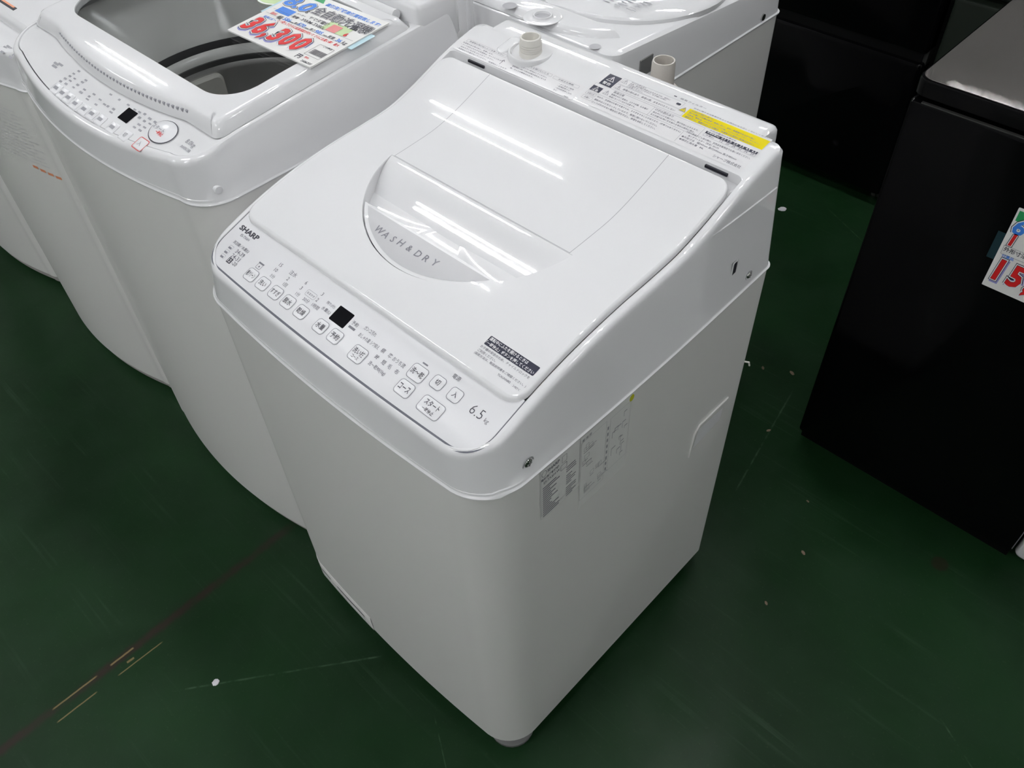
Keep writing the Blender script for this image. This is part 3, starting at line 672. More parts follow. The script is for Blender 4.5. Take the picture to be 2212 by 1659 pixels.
# right side: rating label, wiring label, screws, grip, small markers
def SXp(y, z, h=0.0): return (AW+0.0004+h, y, z)
s1 = MB(); patch(s1, SXp, 0.0835, 0.1525, 0.6600, 0.7560, 0, 0.0); rl = s1.build('rating_label', 'sidelabel', A, 0)
s2 = MB(); patch(s2, SXp, 0.1530, 0.2470, 0.6080, 0.7500, 0, 0.0); wl = s2.build('wiring_label', 'sidelabel', A, 0)
t = MB(); frame(t, SXp, 0.0845, 0.1515, 0.6680, 0.7545, 0.001, 0.0003, 0.0003)
text(t, 'SHARP', SXp, 0.1060, 0.7465, w=0.020, h=0.0050, off=0.03); c = [SXp(0.0905+0.0042*math.cos(k*0.5236), 0.7465+0.0055*math.sin(k*0.5236), 0.0003) for k in range(12)]
t.loops([c, [SXp(0.0905+0.0036*math.cos(k*0.5236), 0.7465+0.0048*math.sin(k*0.5236), 0.0003) for k in range(12)]]); text(t, '電気洗濯乾燥機', SXp, 0.1005, 0.7370, w=0.030, h=0.0046, off=0.02); text(t, 'ES-TX6H-W', SXp, 0.1030, 0.7295, w=0.027, h=0.0048, off=0.01)
rnd = random.Random(5)
for k in range(15):
    z = 0.7200-0.0040*k; seg(t, SXp, 0.0875, z, 0.0875+rnd.uniform(0.012, 0.030), z, 0.0019)
    if rnd.random() < 0.8: seg(t, SXp, 0.128, z, 0.128+rnd.uniform(0.008, 0.018), z, 0.0016)
frame(t, SXp, 0.1205, 0.1285, 0.7360, 0.7480, 0.0006, 0.0004); frame(t, SXp, 0.1180, 0.1290, 0.7230, 0.7330, 0.0012, 0.0006)
t.build('label_lettering', 'inkg', rl, 0)
t = MB(); text(t, '配 線 図', SXp, 0.1640, 0.7430, w=0.016, h=0.0045, off=0.02); frame(t, SXp, 0.1540, 0.2000, 0.6250, 0.7400, 0.0006, 0.0003); frame(t, SXp, 0.2070, 0.2460, 0.6350, 0.7380, 0.0006, 0.0003)
for k in range(14):
    y, z = rnd.uniform(0.157, 0.190), rnd.uniform(0.632, 0.728); frame(t, SXp, y, y+rnd.uniform(0.004, 0.010), z, z+rnd.uniform(0.004, 0.008), 0.0003, 0.0004)
    seg(t, SXp, y, z-0.003, y+rnd.uniform(0.006, 0.02), z-0.003, 0.0010)
for k in range(13):
    y, z = rnd.uniform(0.209, 0.238), rnd.uniform(0.640, 0.730); seg(t, SXp, y, z, y+rnd.uniform(0.003, 0.008), z, 0.0016); seg(t, SXp, y, z, y, z-rnd.uniform(0.004, 0.014), 0.0007)
for k in range(8): seg(t, SXp, 0.2035, 0.640+0.0115*k, 0.2035, 0.646+0.0115*k, 0.0026)
t.build('label_lettering', 'inkl', wl, 0)
def side_x(y, z): return AW-0.0155*max(0, (z-AZS)/(prof(y)-0.008-AZS))
cr = MB(); cy_ = np.linspace(0.402, 0.5330, 20); cz_ = 0.8845
cr.loops([[(side_x(y, cz_+dz)+o_*min(1, (y-0.40)/0.03), y, cz_+dz) for y in cy_] for dz, o_ in ((-0.0012, 0.0), (-0.0008, 0.0012), (0.0006, 0.0012), (0.0016, 0.0))], closed=False).build('side_ledge', 'gloss', A, 30)
def screw(y, z, r):
    x = side_x(y, z); mb = MB(); L1 = []
    for rad, h in ((r*1.5, 0.0), (r*1.5, 0.0006), (r*1.15, 0.0002)): L1.append([(x+h, y+rad*math.cos(a*math.pi/10), z+rad*math.sin(a*math.pi/10)) for a in range(20)])
    s_ = mb.loops(L1).build('screw_recess', 'groove', A, 0); mb = MB(); L1 = []
    for rad, h in ((r, 0.0), (r*0.95, 0.0012), (r*0.6, 0.0022), (r*0.2, 0.0026)): L1.append([(x+h, y+rad*math.cos(a*math.pi/10), z+rad*math.sin(a*math.pi/10)) for a in range(20)])
    mb.loops(L1, False, True).build('screw', 'chrome', A, 50)
    c_ = MB(); c_.box((x+0.002, y-r*0.6, z-r*0.1), (x+0.0029, y+r*0.6, z+r*0.1)); c_.box((x+0.002, y-r*0.1, z-r*0.6), (x+0.0029, y+r*0.1, z+r*0.6)); c_.build('screw_cross', 'foot', A, 0)
screw(0.0709, 0.7811, 0.0058); screw(0.4891, 0.7768, 0.0048)
x = side_x(0.4526, 0.807); MB().loops([[(x+h, yy_, zz_) for yy_, zz_ in rr(0.4480-d, 0.4560+d, 0.7950-d, 0.8200+d, 0.002, 3)] for d, h in ((0.0025, 0.0002), (0.0, 0.0008))]).build('vent_slot_rim', 'gloss', A, 0)
MB().box((x-0.003, 0.4480, 0.7950), (x+0.0005, 0.4560, 0.8200)).build('vent_slot', 'dark', A, 0)
MB().loops([[(AW+h, 0.2469+r*math.cos(k*0.4189)*0.8, 0.7415+r*math.sin(k*0.4189)) for k in range(15)] for r, h in ((0.0056, 0), (0.0056, 0.0005))], False, True).build('yellow_marker', mat('yellow_marker', (0.55, 0.55, 0.02), 0.5, var=0.02), A, 0)
# recessed grip on the side
g = MB(); gy0, gy1, gz0, gz1 = 0.4185, 0.5075, 0.4700, 0.5230
g.add([(AW+0.0006, gy0+0.006, gz0+0.002), (AW+0.0006, gy1-0.012, gz0+0.010), (AW+0.0006, gy1-0.010, gz1-0.016), (AW+0.0006, gy0+0.014, gz1-0.010)], [(0, 1, 2, 3)]); g.build('grip_floor', 'satin', A, 0)
MB().tube([(AW, gy0, gz0-0.012), (AW+0.0004, gy0, gz0), (AW+0.0006, gy0+0.003, gz1-0.012), (AW+0.0006, gy0+0.014, gz1), (AW+0.0006, gy1-0.01, gz1-0.001), (AW+0.0002, gy1, gz1-0.001)], 0.0017, 8).build('grip_lip', 'steel', A, 40)
MB().tube([(AW-0.004, AD-0.003, 0.570), (AW+0.001, AD+0.003, 0.567), (AW+0.002, AD+0.005, 0.559)], 0.0014, 8).build('hose_hook', 'ivory', A, 40)
# filter door low on the front with two slots
PB = perim(0, AW, 0, AD, 0.061, 0.014, 0.0088); nP = len(PB)
idx = [i % nP for i in range(nP-9, nP+15)]
def pb(i, out, z):
    x, y = PB[i]; x2, y2 = PB[(i+1) % nP]; x1, y1 = PB[i-1]; tx, ty = x2-x1, y2-y1; l = math.hypot(tx, ty); return (x+ty/l*out, y-tx/l*out, z)
MB().loops([[pb(i, o_, z) for i in idx] for o_, z in ((0.0002, 0.0435), (0.0012, 0.0445), (0.0012, 0.0900), (0.0002, 0.0915))], closed=False).build('filter_door', 'steel', A, 40)
for a0, a1 in ((3, 12), (13, 22)):
    MB().loops([[pb(i, 0.0016, z) for i in idx[a0:a1]] for z in (0.0670, 0.0712)], closed=False).build('filter_slot', 'dark', A, 0)
for a0, z in ((19, 0.0790), (20, 0.0560)):
    MB().loops([[pb(i, 0.0016, zz) for i in idx[a0:a0+2]] for zz in (z, z+0.0012)], closed=False).build('filter_mark', 'inkl', A, 0)

# ================================================================== the other washing machines
def washer_shell(root, x0, x1, y0, y1, rf, rb, b, zb, zs, pf, inset, bay_y, bay_d=0.014, front_in=0.010, cover='gloss', lean=0.0, body='steel', cap=True):
    """cabinet, base, feet and top cover whose rim follows pf(y); returns nothing"""
    def lo(dx, df, dr, z, extra=0.0):
        return [(x, y, z(x, y) if callable(z) else z) for x, y in perim(x0+dx, x1-dx, y0+df, y1-dr, rf-0.3*dx, rb, b)]
    MB().loops([lo(0.02, 0.03+lean, 0.02, zb+0.002), lo(0.003, 0.006+lean, 0.003, zb), lo(0, lean, 0, zb+0.004), lo(0, lean*0.5, 0, (zb+zs)/2), lo(0, 0, 0, zs+0.002)], True, cap).build('cabinet', body, root, 40)
    MB().loops([lo(0.03, 0.05, 0.03, 0.012), lo(0.03, 0.05, 0.03, zb+0.004)], True, True).build('base', 'foot', root)
    MB().loops([lo(0.012, 0.016+lean, 0.012, 0.008), lo(0.004, 0.007+lean, 0.004, 0.010), lo(0.004, 0.007+lean, 0.004, zb+0.003)], True, True).build('base_trim', 'basetrim', root, 40)
    for fx, fy in ((x0+0.06, y0+0.07), (x1-0.06, y0+0.07), (x0+0.06, y1-0.06), (x1-0.06, y1-0.06)):
        MB().lathe((fx, fy, 0), ((0.02, 0), (0.025, 0.002), (0.025, 0.012), (0.012, 0.014), (0.012, zb+0.004)), 14, True, True).build('foot', 'foot', root)
    Q = [lo(0.001, 0.001, 0.001, zs-0.0008), lo(-0.0015, -0.0015, -0.002, zs-0.0008), lo(-0.0020, -0.0020, -0.002, zs+0.0003), lo(-0.0019, -0.0019, -0.002, zs+0.0012), lo(-0.0003, -0.0003, 0, zs+0.003), lo(0, 0, 0, zs+0.004), lo(0.0004, 0.0002, 0, zs+0.007)]
    for t in (0.15, 0.33, 0.66, 0.95, 1.0): Q.append(lo(inset*t, front_in*t, inset*t*0.6, lambda x, y, t=t: zs*(1-t)+(pf(y)-0.008)*t))
    for dx, dz in ((0.0008, 0.004), (0.0028, 0.0012), (0.006, 0.0)): Q.append(lo(inset+dx, front_in+dx, inset*0.6+dx, lambda x, y, dz=dz: pf(y)-dz))
    rim = Q[-1]; yr = y1-inset*0.6-0.006; bay = []
    for x, y in perim(x0+inset+bay_d, x1-inset-bay_d, y0+front_in+bay_d, yr, rf-0.3*inset-0.006, rb, b):
        if y > bay_y-0.08: y = bay_y-0.08+(y-bay_y+0.08)*0.08/(yr-bay_y+0.08)
        bay.append((x, y))
    for k in range(1, 7):
        t = k/6; Q.append([(p[0]*(1-t)+q[0]*t, p[1]*(1-t)+q[1]*t, pf(p[1]*(1-t)+q[1]*t)) for p, q in zip(rim, bay)])
    cx, cy = (x0+x1)/2, (y0+bay_y)/2
    for sc, dz in ((0.996, 0.003), (0.994, 0.012), (0.97, 0.014)): Q.append([(cx+(x-cx)*sc, cy+(y-cy)*sc, pf(cy+(y-cy)*sc)-dz) for x, y in bay])
    MB().loops(Q).build('top_cover', cover, root, 33)
    return [(cx+(x-cx)*0.97, cy+(y-cy)*0.97) for x, y in bay]

def front_strip(x0, x1, y0, rf, b, ymax):
    P = perim(x0, x1, y0, 0.5, rf, 0.03, b); nf, nc, ns, nb = 40, 12, 56, 20
    fr = P[:nf]; ar = P[nf:nf+nc]; sr = [p for p in P[nf+nc:nf+nc+ns] if p[1] < ymax]; i0 = nf+nc+ns+nc+nb+nc
    sl = [p for p in P[i0:i0+ns] if p[1] < ymax]; al = P[i0+ns:]
    return [(x0, ymax)]+sl+al+fr+ar+sr+[(x1, ymax)]
# ---------------------------------------------------------------- B: window lid, price card on it
BX0, BX1 = -0.592, -0.015
bpf = hermite([-0.02, 0.03, 0.06, 0.1, 0.2, 0.3, 0.45, 0.6], [0.880, 0.893, 0.9025, 0.9135, 0.9250, 0.9330, 0.9430, 0.9520])
B = thing('washing_machine', 'white top-loading washer with a see-through lid window and a price card lying on it', 'washing machine')
bay = washer_shell(B, BX0, BX1, 0.047, 0.552, 0.055, 0.03, 0.028, 0.03, 0.842, bpf, 0.013, 0.462, 0.010, 0.004, lean=-0.004, cap=False)
# front panel plate
def bzp(y): return bpf(y)-0.0012
def BP(x, y, h=0.0): return (x, y, bzp(y)+h)
bxm = (BX0+BX1)/2
def bfront(x, d): return 0.058+d-0.0285*(1-((x-bxm)/0.205)**2) if abs(x-bxm) < 0.205 else 0.058+d
bo = front_strip(BX0+0.0245, BX1-0.0245, 0.0630, 0.0435, 0.028, 0.128)
mb = MB(); rows_ = []
for k in range(9):
    t = k/8; rows_.append([BP(x, y+(0.128-y)*t) for x, y in bo])
mb.loops(rows_, closed=False); mb.loops([[BP(x, y, -0.008) for x, y in bo], [BP(x, y) for x, y in bo]], closed=False)
bpanel = mb.build('control_panel', 'gloss', B, 40)
def bh(p): return hit(p, bzp)[:2]
def bbar(mb, pl, pr, h=0.003, fn=BP):
    a, b = bh(pl), bh(pr); seg(mb, fn, a[0], (a[1]+b[1])/2, b[0], (a[1]+b[1])/2, h, 0.0004)
a = bh((276, 250)); d_ = MB(); patch(d_, BP, a[0]-0.0125, a[0]+0.0125, a[1]-0.0105, a[1]+0.0105, 0.001, 0.0006); d_.build('display_window', 'screen', bpanel, 0)
t = Split('panel_lettering', 'inkl', bpanel)
for p, s, h in (((344, 280), 'スタート', 0.0065), ((303, 313), '入', 0.007), ((271, 294), '切', 0.007)):
    text(t, s, BP, *bh(p), h=h, off=0.01, lift=0.0024)
text(t, '8.0kg', BP, *bh((411, 311)), w=0.020, h=0.009, lift=0.0005); text(t, 'INVERTER', BP, *bh((401, 322)), w=0.022, h=0.0042, lift=0.0005)
rb_ = random.Random(11)
for p in ((122, 138), (131, 140), (118, 144)): bbar(t, (p[0]-5, p[1]-3), (p[0]+5, p[1]+3), 0.0035)
for p in ((131, 176), (141, 170), (151, 165), (160, 160), (170, 154), (142, 181), (152, 175), (161, 170), (159, 189), (168, 184), (178, 178), (186, 174), (175, 200), (183, 194), (193, 209), (203, 204), (189, 215), (207, 226), (217, 216), (226, 226), (233, 230),
          (240, 205), (258, 216), (277, 227), (291, 237), (302, 243), (313, 247), (324, 257), (335, 264), (302, 255), (312, 262), (324, 268), (290, 275), (303, 282), (301, 270), (313, 276), (240, 243), (245, 236)):
    q = bh(p); seg(t, BP, q[0]-rb_.uniform(0.0025, 0.0045), q[1], q[0]+rb_.uniform(0.0025, 0.0045), q[1], rb_.uniform(0.0022, 0.0034), 0.0004)
t.build('panel_lettering', 'inkl', bpanel, 0)
for i, p in enumerate(((122, 192), (135, 203), (148, 213), (163, 226), (182, 238), (199, 248), (217, 260), (243, 277), (271, 294))):
    q = bh(p); mb = MB(); mb.loops([[BP(x, y, h) for x, y in rr(q[0]-0.010+d, q[0]+0.010-d, q[1]-0.0085+d, q[1]+0.0085-d, 0.003, 4)] for d, h in ((0, -0.001), (0, 0.0010), (0.0012, 0.0020))], False, True); mb.build('button', 'key', bpanel, 50)
    if i < 8:
        t = MB(); seg(t, BP, q[0]-0.0055, q[1], q[0]+0.0055, q[1], 0.0050, 0.0023); t.build('button_lettering', 'inkl', bpanel, 0)
q = bh((353, 287)); mb = MB()
def oval(c, rx, ry, h, n=36): return [BP(c[0]+rx*math.cos(2*math.pi*k/n), c[1]+ry*math.sin(2*math.pi*k/n), h) for k in range(n)]
mb.loops([oval(q, 0.026, 0.019, -0.001), oval(q, 0.026, 0.019, 0.0012), oval(q, 0.0245, 0.0175, 0.0019)], False, True).build('button', 'key', bpanel, 50)
mb = MB(); mb.loops([oval(q, 0.0265, 0.0195, 0.0014), oval(q, 0.0252, 0.0182, 0.0021)]).build('button_outline', 'ink', bpanel, 0)
mb = MB(); text(mb, '一時停止', BP, *bh((345, 291)), w=0.017, h=0.0062, off=0.02, lift=0.0024); q = bh((304, 313)); frame(mb, BP, q[0]-0.0115, q[0]+0.0115, q[1]-0.0095, q[1]+0.0095, 0.003, 0.0009, 0.0013); mb.build('button_lettering', 'red', bpanel, 0)
mb = MB(); mb.loops([[BP(x, y, h) for x, y in rr(q[0]-0.0105+d, q[0]+0.0105-d, q[1]-0.0085+d, q[1]+0.0085-d, 0.003, 4)] for d, h in ((0, -0.001), (0, 0.0010), (0.0012, 0.0020))], False, True).build('button', 'key', bpanel, 50)
# raised lid with bowed grip lip and window
def blz(y): return bpf(y)+0.0175-0.004*max(0, (y-0.3)/0.2)
def BL(x, y, h=0.0): return (x, y, blz(y)+h)
lx0, lx1, ly1 = BX0+0.026, BX1-0.024, 0.452
def lipy(x): return 0.113-0.020*max(0, 1-((x-bxm)/0.19)**2) if abs(x-bxm) < 0.19 else 0.113
def lid_out(d):
    P = []
    for x in np.linspace(lx0+0.016, lx1-0.016, 50): P.append((x+ (bxm-x)*d*1.5, lipy(x)+d))
    for k in range(7):
        a_ = -math.pi/2+math.pi/2*k/6; P.append((lx1-d-0.014+0.014*math.cos(a_), 0.113+0.014+d+0.014*math.sin(a_)))
    for y in np.linspace(0.15, ly1-0.02, 24): P.append((lx1-d, y))
    for k in range(7):
        a_ = math.pi/2*k/6; P.append((lx1-d-0.014+0.014*math.cos(a_), ly1-d-0.014+0.014*math.sin(a_)))
    for x in np.linspace(lx1-0.04, lx0+0.04, 30): P.append((x, ly1-d))
    for k in range(7):
        a_ = math.pi/2+math.pi/2*k/6; P.append((lx0+d+0.014+0.014*math.cos(a_), ly1-d-0.014+0.014*math.sin(a_)))
    for y in np.linspace(ly1-0.02, 0.15, 24): P.append((lx0+d, y))
    for k in range(7):
        a_ = math.pi+math.pi/2*k/6; P.append((lx0+d+0.014+0.014*math.cos(a_), 0.113+0.014+d+0.014*math.sin(a_)))
    return P
def bl(p): return hit(p, blz)[:2]
wq = [bl(p) for p in ((256, 50), (308, 110), (482, 197), (530, 208))]
wx1 = BX1-0.055; wx0 = 2*bxm-wx1; wy0 = 0.152; wy1 = 0.425
win = rr(wx0, wx1, wy0, wy1, 0.055, 10)
def ringmap(n, poly):   # n points round poly spread by angle about its middle
    cx, cy = bxm, (wy0+wy1)/2; out = []
    return cx, cy
LO = lid_out(0.018); cxw, cyw = bxm, (wy0+wy1)/2
def cast(poly, ang):
    d = (math.cos(ang), math.sin(ang)); best = None
    for (x1, y1), (x2, y2) in zip(poly, poly[1:]+poly[:1]):
        ex, ey = x2-x1, y2-y1; den = d[0]*ey-d[1]*ex
        if abs(den) < 1e-12: continue
        t_ = ((x1-cxw)*ey-(y1-cyw)*ex)/den; u_ = ((x1-cxw)*d[1]-(y1-cyw)*d[0])/den
        if t_ > 0 and -1e-9 <= u_ <= 1+1e-9 and (best is None or t_ > best): best = t_
    return (cxw+best*d[0], cyw+best*d[1])
lm = MB()
inn = [cast(win, math.atan2(y-cyw, x-cxw)) for x, y in LO]
Q = [[BL(*p, -0.017) for p in lid_out(-0.003)], [BL(*p, -0.015) for p in lid_out(-0.003)], [BL(*p, -0.0042) for p in lid_out(0.0045)], [BL(*p, -0.0016) for p in lid_out(0.0062)], [BL(*p, -0.0004) for p in lid_out(0.0090)], [BL(*p, 0) for p in lid_out(0.012)], [BL(*p) for p in LO]]
for k in range(1, 6): Q.append([BL(p[0]*(1-k/5)+q[0]*k/5, p[1]*(1-k/5)+q[1]*k/5) for p, q in zip(LO, inn)])
Q.append([BL(cxw+(x-cxw)*0.997, cyw+(y-cyw)*0.997, -0.010) for x, y in inn])
lm.loops(Q); blid = lm.build('lid', 'gloss', B, 45)
gw = MB(); gl = rr(wx0+0.001, wx1-0.001, wy0+0.001, wy1-0.001, 0.054, 10)
gw.loops([[BL(x, y, -0.0042) for x, y in gl], [BL(x, y, -0.0012) for x, y in gl]], True, True); gw.build('lid_window', 'glass', blid, 30)
# ribbed grip strip on the lip
rs = MB()
for k in range(40):
    x = -0.475+k*0.0092; yv = lipy(x)
    rs.box((x, yv+0.0020, blz(yv)-0.0085), (x+0.0040, yv+0.0052, blz(yv)-0.0040))
rs.build('grip_ribs', 'inkl', blid, 0)['kind'] = 'stuff'
# wash tub seen through the window
tm = MB(); tcx, tcy = bxm, 0.300
def circ(r, z, n=64): return [(tcx+r*math.cos(2*math.pi*k/n), tcy+r*math.sin(2*math.pi*k/n), z) for k in range(n)]
def bayr(z, s=1.0, n=64):
    P = rr(BX0+0.036, BX1-0.036, 0.135, 0.455, 0.07, 16)[:n]
    Pn = []
    for k in range(n):
        a_ = 2*math.pi*k/n; d = (math.cos(a_), math.sin(a_)); hx, hy = 0.252*s, 0.160*s
        e = 5; rr_ = (abs(d[0]/hx)**e+abs(d[1]/hy)**e)**(-1/e); Pn.append((tcx+rr_*d[0], tcy-0.006+rr_*d[1], z))
    return Pn
tm.loops([bayr(0.918, 1.02), bayr(0.905), circ(0.228, 0.862), circ(0.212, 0.822), circ(0.206, 0.814), circ(0.206, 0.8125)]); tm.build('tub_ring', 'tub', B, 50)
MB().loops([circ(0.206, 0.8125), circ(0.205, 0.795), circ(0.180, 0.790)]).build('tub_gap', 'dark', B, 40)
MB().lathe((tcx, tcy, 0), ((0.199, 0.792), (0.199, 0.799), (0.195, 0.8035), (0.187, 0.8025), (0.182, 0.796), (0.181, 0.789)), 64).build('balance_ring', 'tub', B, 50)
MB().loops([circ(0.181, 0.7895), circ(0.184, 0.778)]).build('drum_gap', 'dark', B, 40)
MB().loops([circ(0.184, 0.778), circ(0.181, 0.772), circ(0.181, 0.768), circ(0.186, 0.760), circ(0.188, 0.70), circ(0.184, 0.694), circ(0.188, 0.688), circ(0.19, 0.5), circ(0.17, 0.42), circ(0.02, 0.41)], False, True).build('drum', 'drum', B, 50)
lf_ = MB(); q0 = np.array((-0.478, 0.245)); qa, qb = on((412, 130), 2, 0.79), on((470, 190), 2, 0.70)
ang = math.atan2(qa[1]-tcy, qa[0]-tcx); er = np.array((math.cos(ang), math.sin(ang))); et = np.array((-er[1], er[0]))
def lfp(r, t_, z): p_ = np.array((tcx, tcy))+er*r+et*t_; return (p_[0], p_[1], z)
lf_.loops([[lfp(0.186, t_, z) for t_, z in rr(-0.036+d, 0.036-d, 0.60+d, 0.768-d, 0.012, 4)] if h == 0 else [lfp(0.186-h, t_, z) for t_, z in rr(-0.036+d, 0.036-d, 0.60+d, 0.768-d, 0.012, 4)] for d, h in ((0, 0), (0, 0.012), (0.004, 0.016))], False, True); lf_.build('lint_filter', 'ivory', B, 30)
# rear deck with soap flap
rd = MB(); rbox(rd, BX0+0.014, BX1-0.014, 0.462, 0.548, 0.90, 0.972, 0.012, 0.008, 5); rdk = rd.build('rear_deck', 'gloss', B, 45)
hb = MB(); hb.cyl((BX0+0.05, 0.450, 0.955), 0.008, BX1-BX0-0.10, 14, axis=0).build('hinge_bar', 'gloss', B, 50)
MB().loops([[(x, y, z) for x, y in rr(-0.16, -0.075, 0.475+d, 0.538-d, 0.012, 4)] for d, z in ((0, 0.970), (0, 0.9735), (0.002, 0.975))], False, True).build('soap_flap', 'gloss', rdk, 40)
MB().loops([[(x, y, z) for x, y in rr(-0.26-0.022, -0.26+0.022, 0.385, 0.424, 0.019, 8)] for z in (blz(0.4)-0.0008, blz(0.4)+0.0004)], False, True)
st = MB(); sc_ = bl((590, 2)); st.lathe((sc_[0]-0.010, sc_[1]+0.02, blz(sc_[1])-0.0009), ((0.036, 0.0), (0.036, 0.0012)), 40, False, True); stk = st.build('round_sticker', 'palegreen', blid, 30)
st = MB(); st.lathe((sc_[0]-0.010, sc_[1]+0.02, blz(sc_[1])+0.0004), ((0.0365, 0.0), (0.0335, 0.0002)), 40); st.build('round_sticker_rim', 'white', blid, 0)
# screw cap on the right flank
MB().loops([[(BX1+h, 0.082+r*math.cos(k*0.5236), 0.862+r*math.sin(k*0.5236)) for k in range(12)] for r, h in ((0.0055, -0.012), (0.0055, -0.0046), (0.0035, -0.0042))], False, True).build('screw_cap', 'satin', B, 40)

# price card lying on that lid (in its blue edged sleeve)
def czp(y): return blz(y)+0.0042
cBL, cBR, cTR = [hit(p, czp) for p in ((491, 64), (670, 145), (841, 49))]
cu_ = (cBR-cBL); cw = np.linalg.norm(cu_); cu_ /= cw; cv_ = cTR-cBR; cvh = np.linalg.norm(cv_); cv_ /= cvh
cn_ = np.cross(cu_, cv_); cn_ /= np.linalg.norm(cn_)
def CT(u, v, h=0.0): return tuple(cBL+cu_*u+cv_*v+cn_*h)
def cuv(p):
    d = ray(p); t_ = ((cBL-CAM)@cn_)/(d@cn_); q = CAM+t_*d-cBL; g_ = cu_@cv_; a_, b_ = q@cu_, q@cv_
    return (a_-g_*b_)/(1-g_*g_), (b_-g_*a_)/(1-g_*g_)
PC = thing('price_card', 'white price card reading 36,300 with red numerals, lying on the lid window', 'price card')
mb = MB(); mb.loops([[CT(u, v, h) for u, v in rr(0, cw, 0, cvh, 0.001, 2)] for h in (-0.0022, 0.0)], True, True); mb.build('card', 'card', PC, 20)
mb = MB(); patch(mb, CT, -0.008, cw+0.009, cvh*0.45, cvh*0.76, 0, -0.0019, ny=2); mb.build('blue_sleeve', 'skyblue', PC, 0)
mb = MB()
def ct(mb, s, pl, pr, h=None, **k):
    a_, b_ = cuv(pl), cuv(pr); text(mb, s, CT, (a_[0]+b_[0])/2, (a_[1]+b_[1])/2, w=b_[0]-a_[0], h=h, **k)
hn = 0.039
for off, lift, m_, dx, dy in ((0.098, 0.0003, 'lav', 0.0018, -0.0030), (0.098, 0.0005, 'ink', 0, 0), (0.078, 0.0007, 'white', 0, 0), (0.048, 0.0009, 'ink', 0, 0), (0.036, 0.0011, 'red', 0, 0)):
    mb = MB(); a_, b_ = cuv((531, 52)), cuv((660, 99)); text(mb, '36,300', CT, (a_[0]+b_[0])/2+dx, (a_[1]+b_[1])/2+dy, w=b_[0]-a_[0], h=hn, off=off, shear=0.12, space=1.22, lift=lift); mb.build('price_numerals', m_, PC, 0)
for off, lift, m_ in ((0.055, 0.0004, 'ink'), (0.034, 0.0006, 'white'), (0.004, 0.0008, 'ink')):
    mb = MB(); ct(mb, '全自動洗濯機', (677, 24), (806, 66), h=0.0215, off=off, lift=lift, res=1); mb.build('card_lettering', m_, PC, 0)
for off, lift, m_ in ((0.07, 0.0004, 'ink'), (0.05, 0.0006, 'white'), (0.03, 0.0008, 'blue')):
    mb = MB(); ct(mb, '8.0', (624, 1), (675, 20), h=0.026, off=off, shear=0.15, lift=lift); mb.build('card_lettering', m_, PC, 0)
mb = Split('card_lettering', 'ink', PC); ct(mb, '円', (641, 119), (650, 123), off=0.03); ct(mb, '260620F', (649, 131), (674, 139)); ct(mb, 'kg', (660, 23), (668, 27)); ct(mb, 'メーカー', (641.6, 30), (661, 36)); ct(mb, 'ヤマダ電機', (667.6, 38), (711.6, 54), off=0.01); ct(mb, '型番', (632.6, 35), (645, 40), off=0.02); ct(mb, 'YWM-TV80L', (651, 42), (702.6, 62), off=0.01)
for s, pl, pr in (('幅', (601, 36), (609, 40)), ('mm', (626, 47), (633, 50)), ('奥行', (637, 49), (646, 54)), ('mm', (658, 60), (666, 63)), ('高さ', (671, 62), (680, 67)), ('mm', (698, 76), (706, 79)), ('質量', (710, 78), (722, 84)), ('kg', (740, 92), (748, 96))): ct(mb, s, pl, pr, off=0.01)
a_ = [cuv(p) for p in ((656, 115.6), (689, 128.6), (690, 95), (729.5, 108))]; frame(mb, CT, a_[0][0], a_[1][0], a_[0][1], a_[2][1], 0.001, 0.0005)
c_ = cuv((687, 116)); rc_ = random.Random(2); xk = c_[0]-0.013
while xk < c_[0]+0.013:
    wk = rc_.uniform(0.0004, 0.0011); seg(mb, CT, xk, c_[1]-0.006, xk, c_[1]+0.006, wk); xk += wk+rc_.uniform(0.0005, 0.0010)
v_ = cuv((700, 72))[1]; seg(mb, CT, 0.006, v_-0.006, cw-0.004, v_-0.006, 0.0004); seg(mb, CT, 0.006, v_+0.008, cw-0.004, v_+0.008, 0.0004)
ct(mb, 'この商品', (699, 101), (718, 108)); mb.build('card_lettering', 'ink', PC, 0)
mb = Split('card_lettering', 'blue', PC)
for s, pl, pr in (('586', (614, 40), (628, 46)), ('570', (645, 51.5), (659, 57.5)), ('985', (682, 67), (696, 73)), ('36', (728, 86), (737, 90)), ('延長保証へ', (570, 35), (597.6, 45))): ct(mb, s, pl, pr, off=0.02)
ct(mb, '高価洗濯機高価買取致します!', (703.4, 11.4), (824, 53), h=0.0085, off=0.02); mb.build('card_lettering', 'blue', PC, 0)
mb = MB(); a_ = [cuv(p) for p in ((592.8, 23.6), (624.5, 35), (610.7, 14))]; patch(mb, CT, a_[0][0], a_[1][0], a_[0][1], a_[2][1], 0.0005, 0.0003); mb.build('blue_box', 'blue', PC, 0)
mb = MB(); ct(mb, '2 つ購入でさらに延長保証が付いて さらにお買い得！ 最大', (599, 46), (735, 98), h=0.0065, off=0.015); ct(mb, '税込', (659, 123), (667, 127), off=0.02); ct(mb, '送料', (586, 27), (598, 32)); mb.build('card_lettering', 'red', PC, 0)
mb = MB(); c_ = cuv((738, 68)); patch(mb, CT, c_[0]-0.035, c_[0]+0.012, c_[1]-0.010, c_[1]+0.014, 0.001, 0.0003); mb.build('green_box', 'palegreen', PC, 0)
mb = MB(); c_ = cuv((722, 63)); patch(mb, CT, c_[0]-0.010, c_[0]+0.010, c_[1]-0.009, c_[1]+0.009, 0.001, 0.0005); mb.build('pink_box', 'pink', PC, 0)
mb = MB(); c_ = cuv((747, 76)); text(mb, '6', CT, c_[0], c_[1], h=0.008, off=0.05, lift=0.0006); mb.build('card_lettering', 'red', PC, 0)
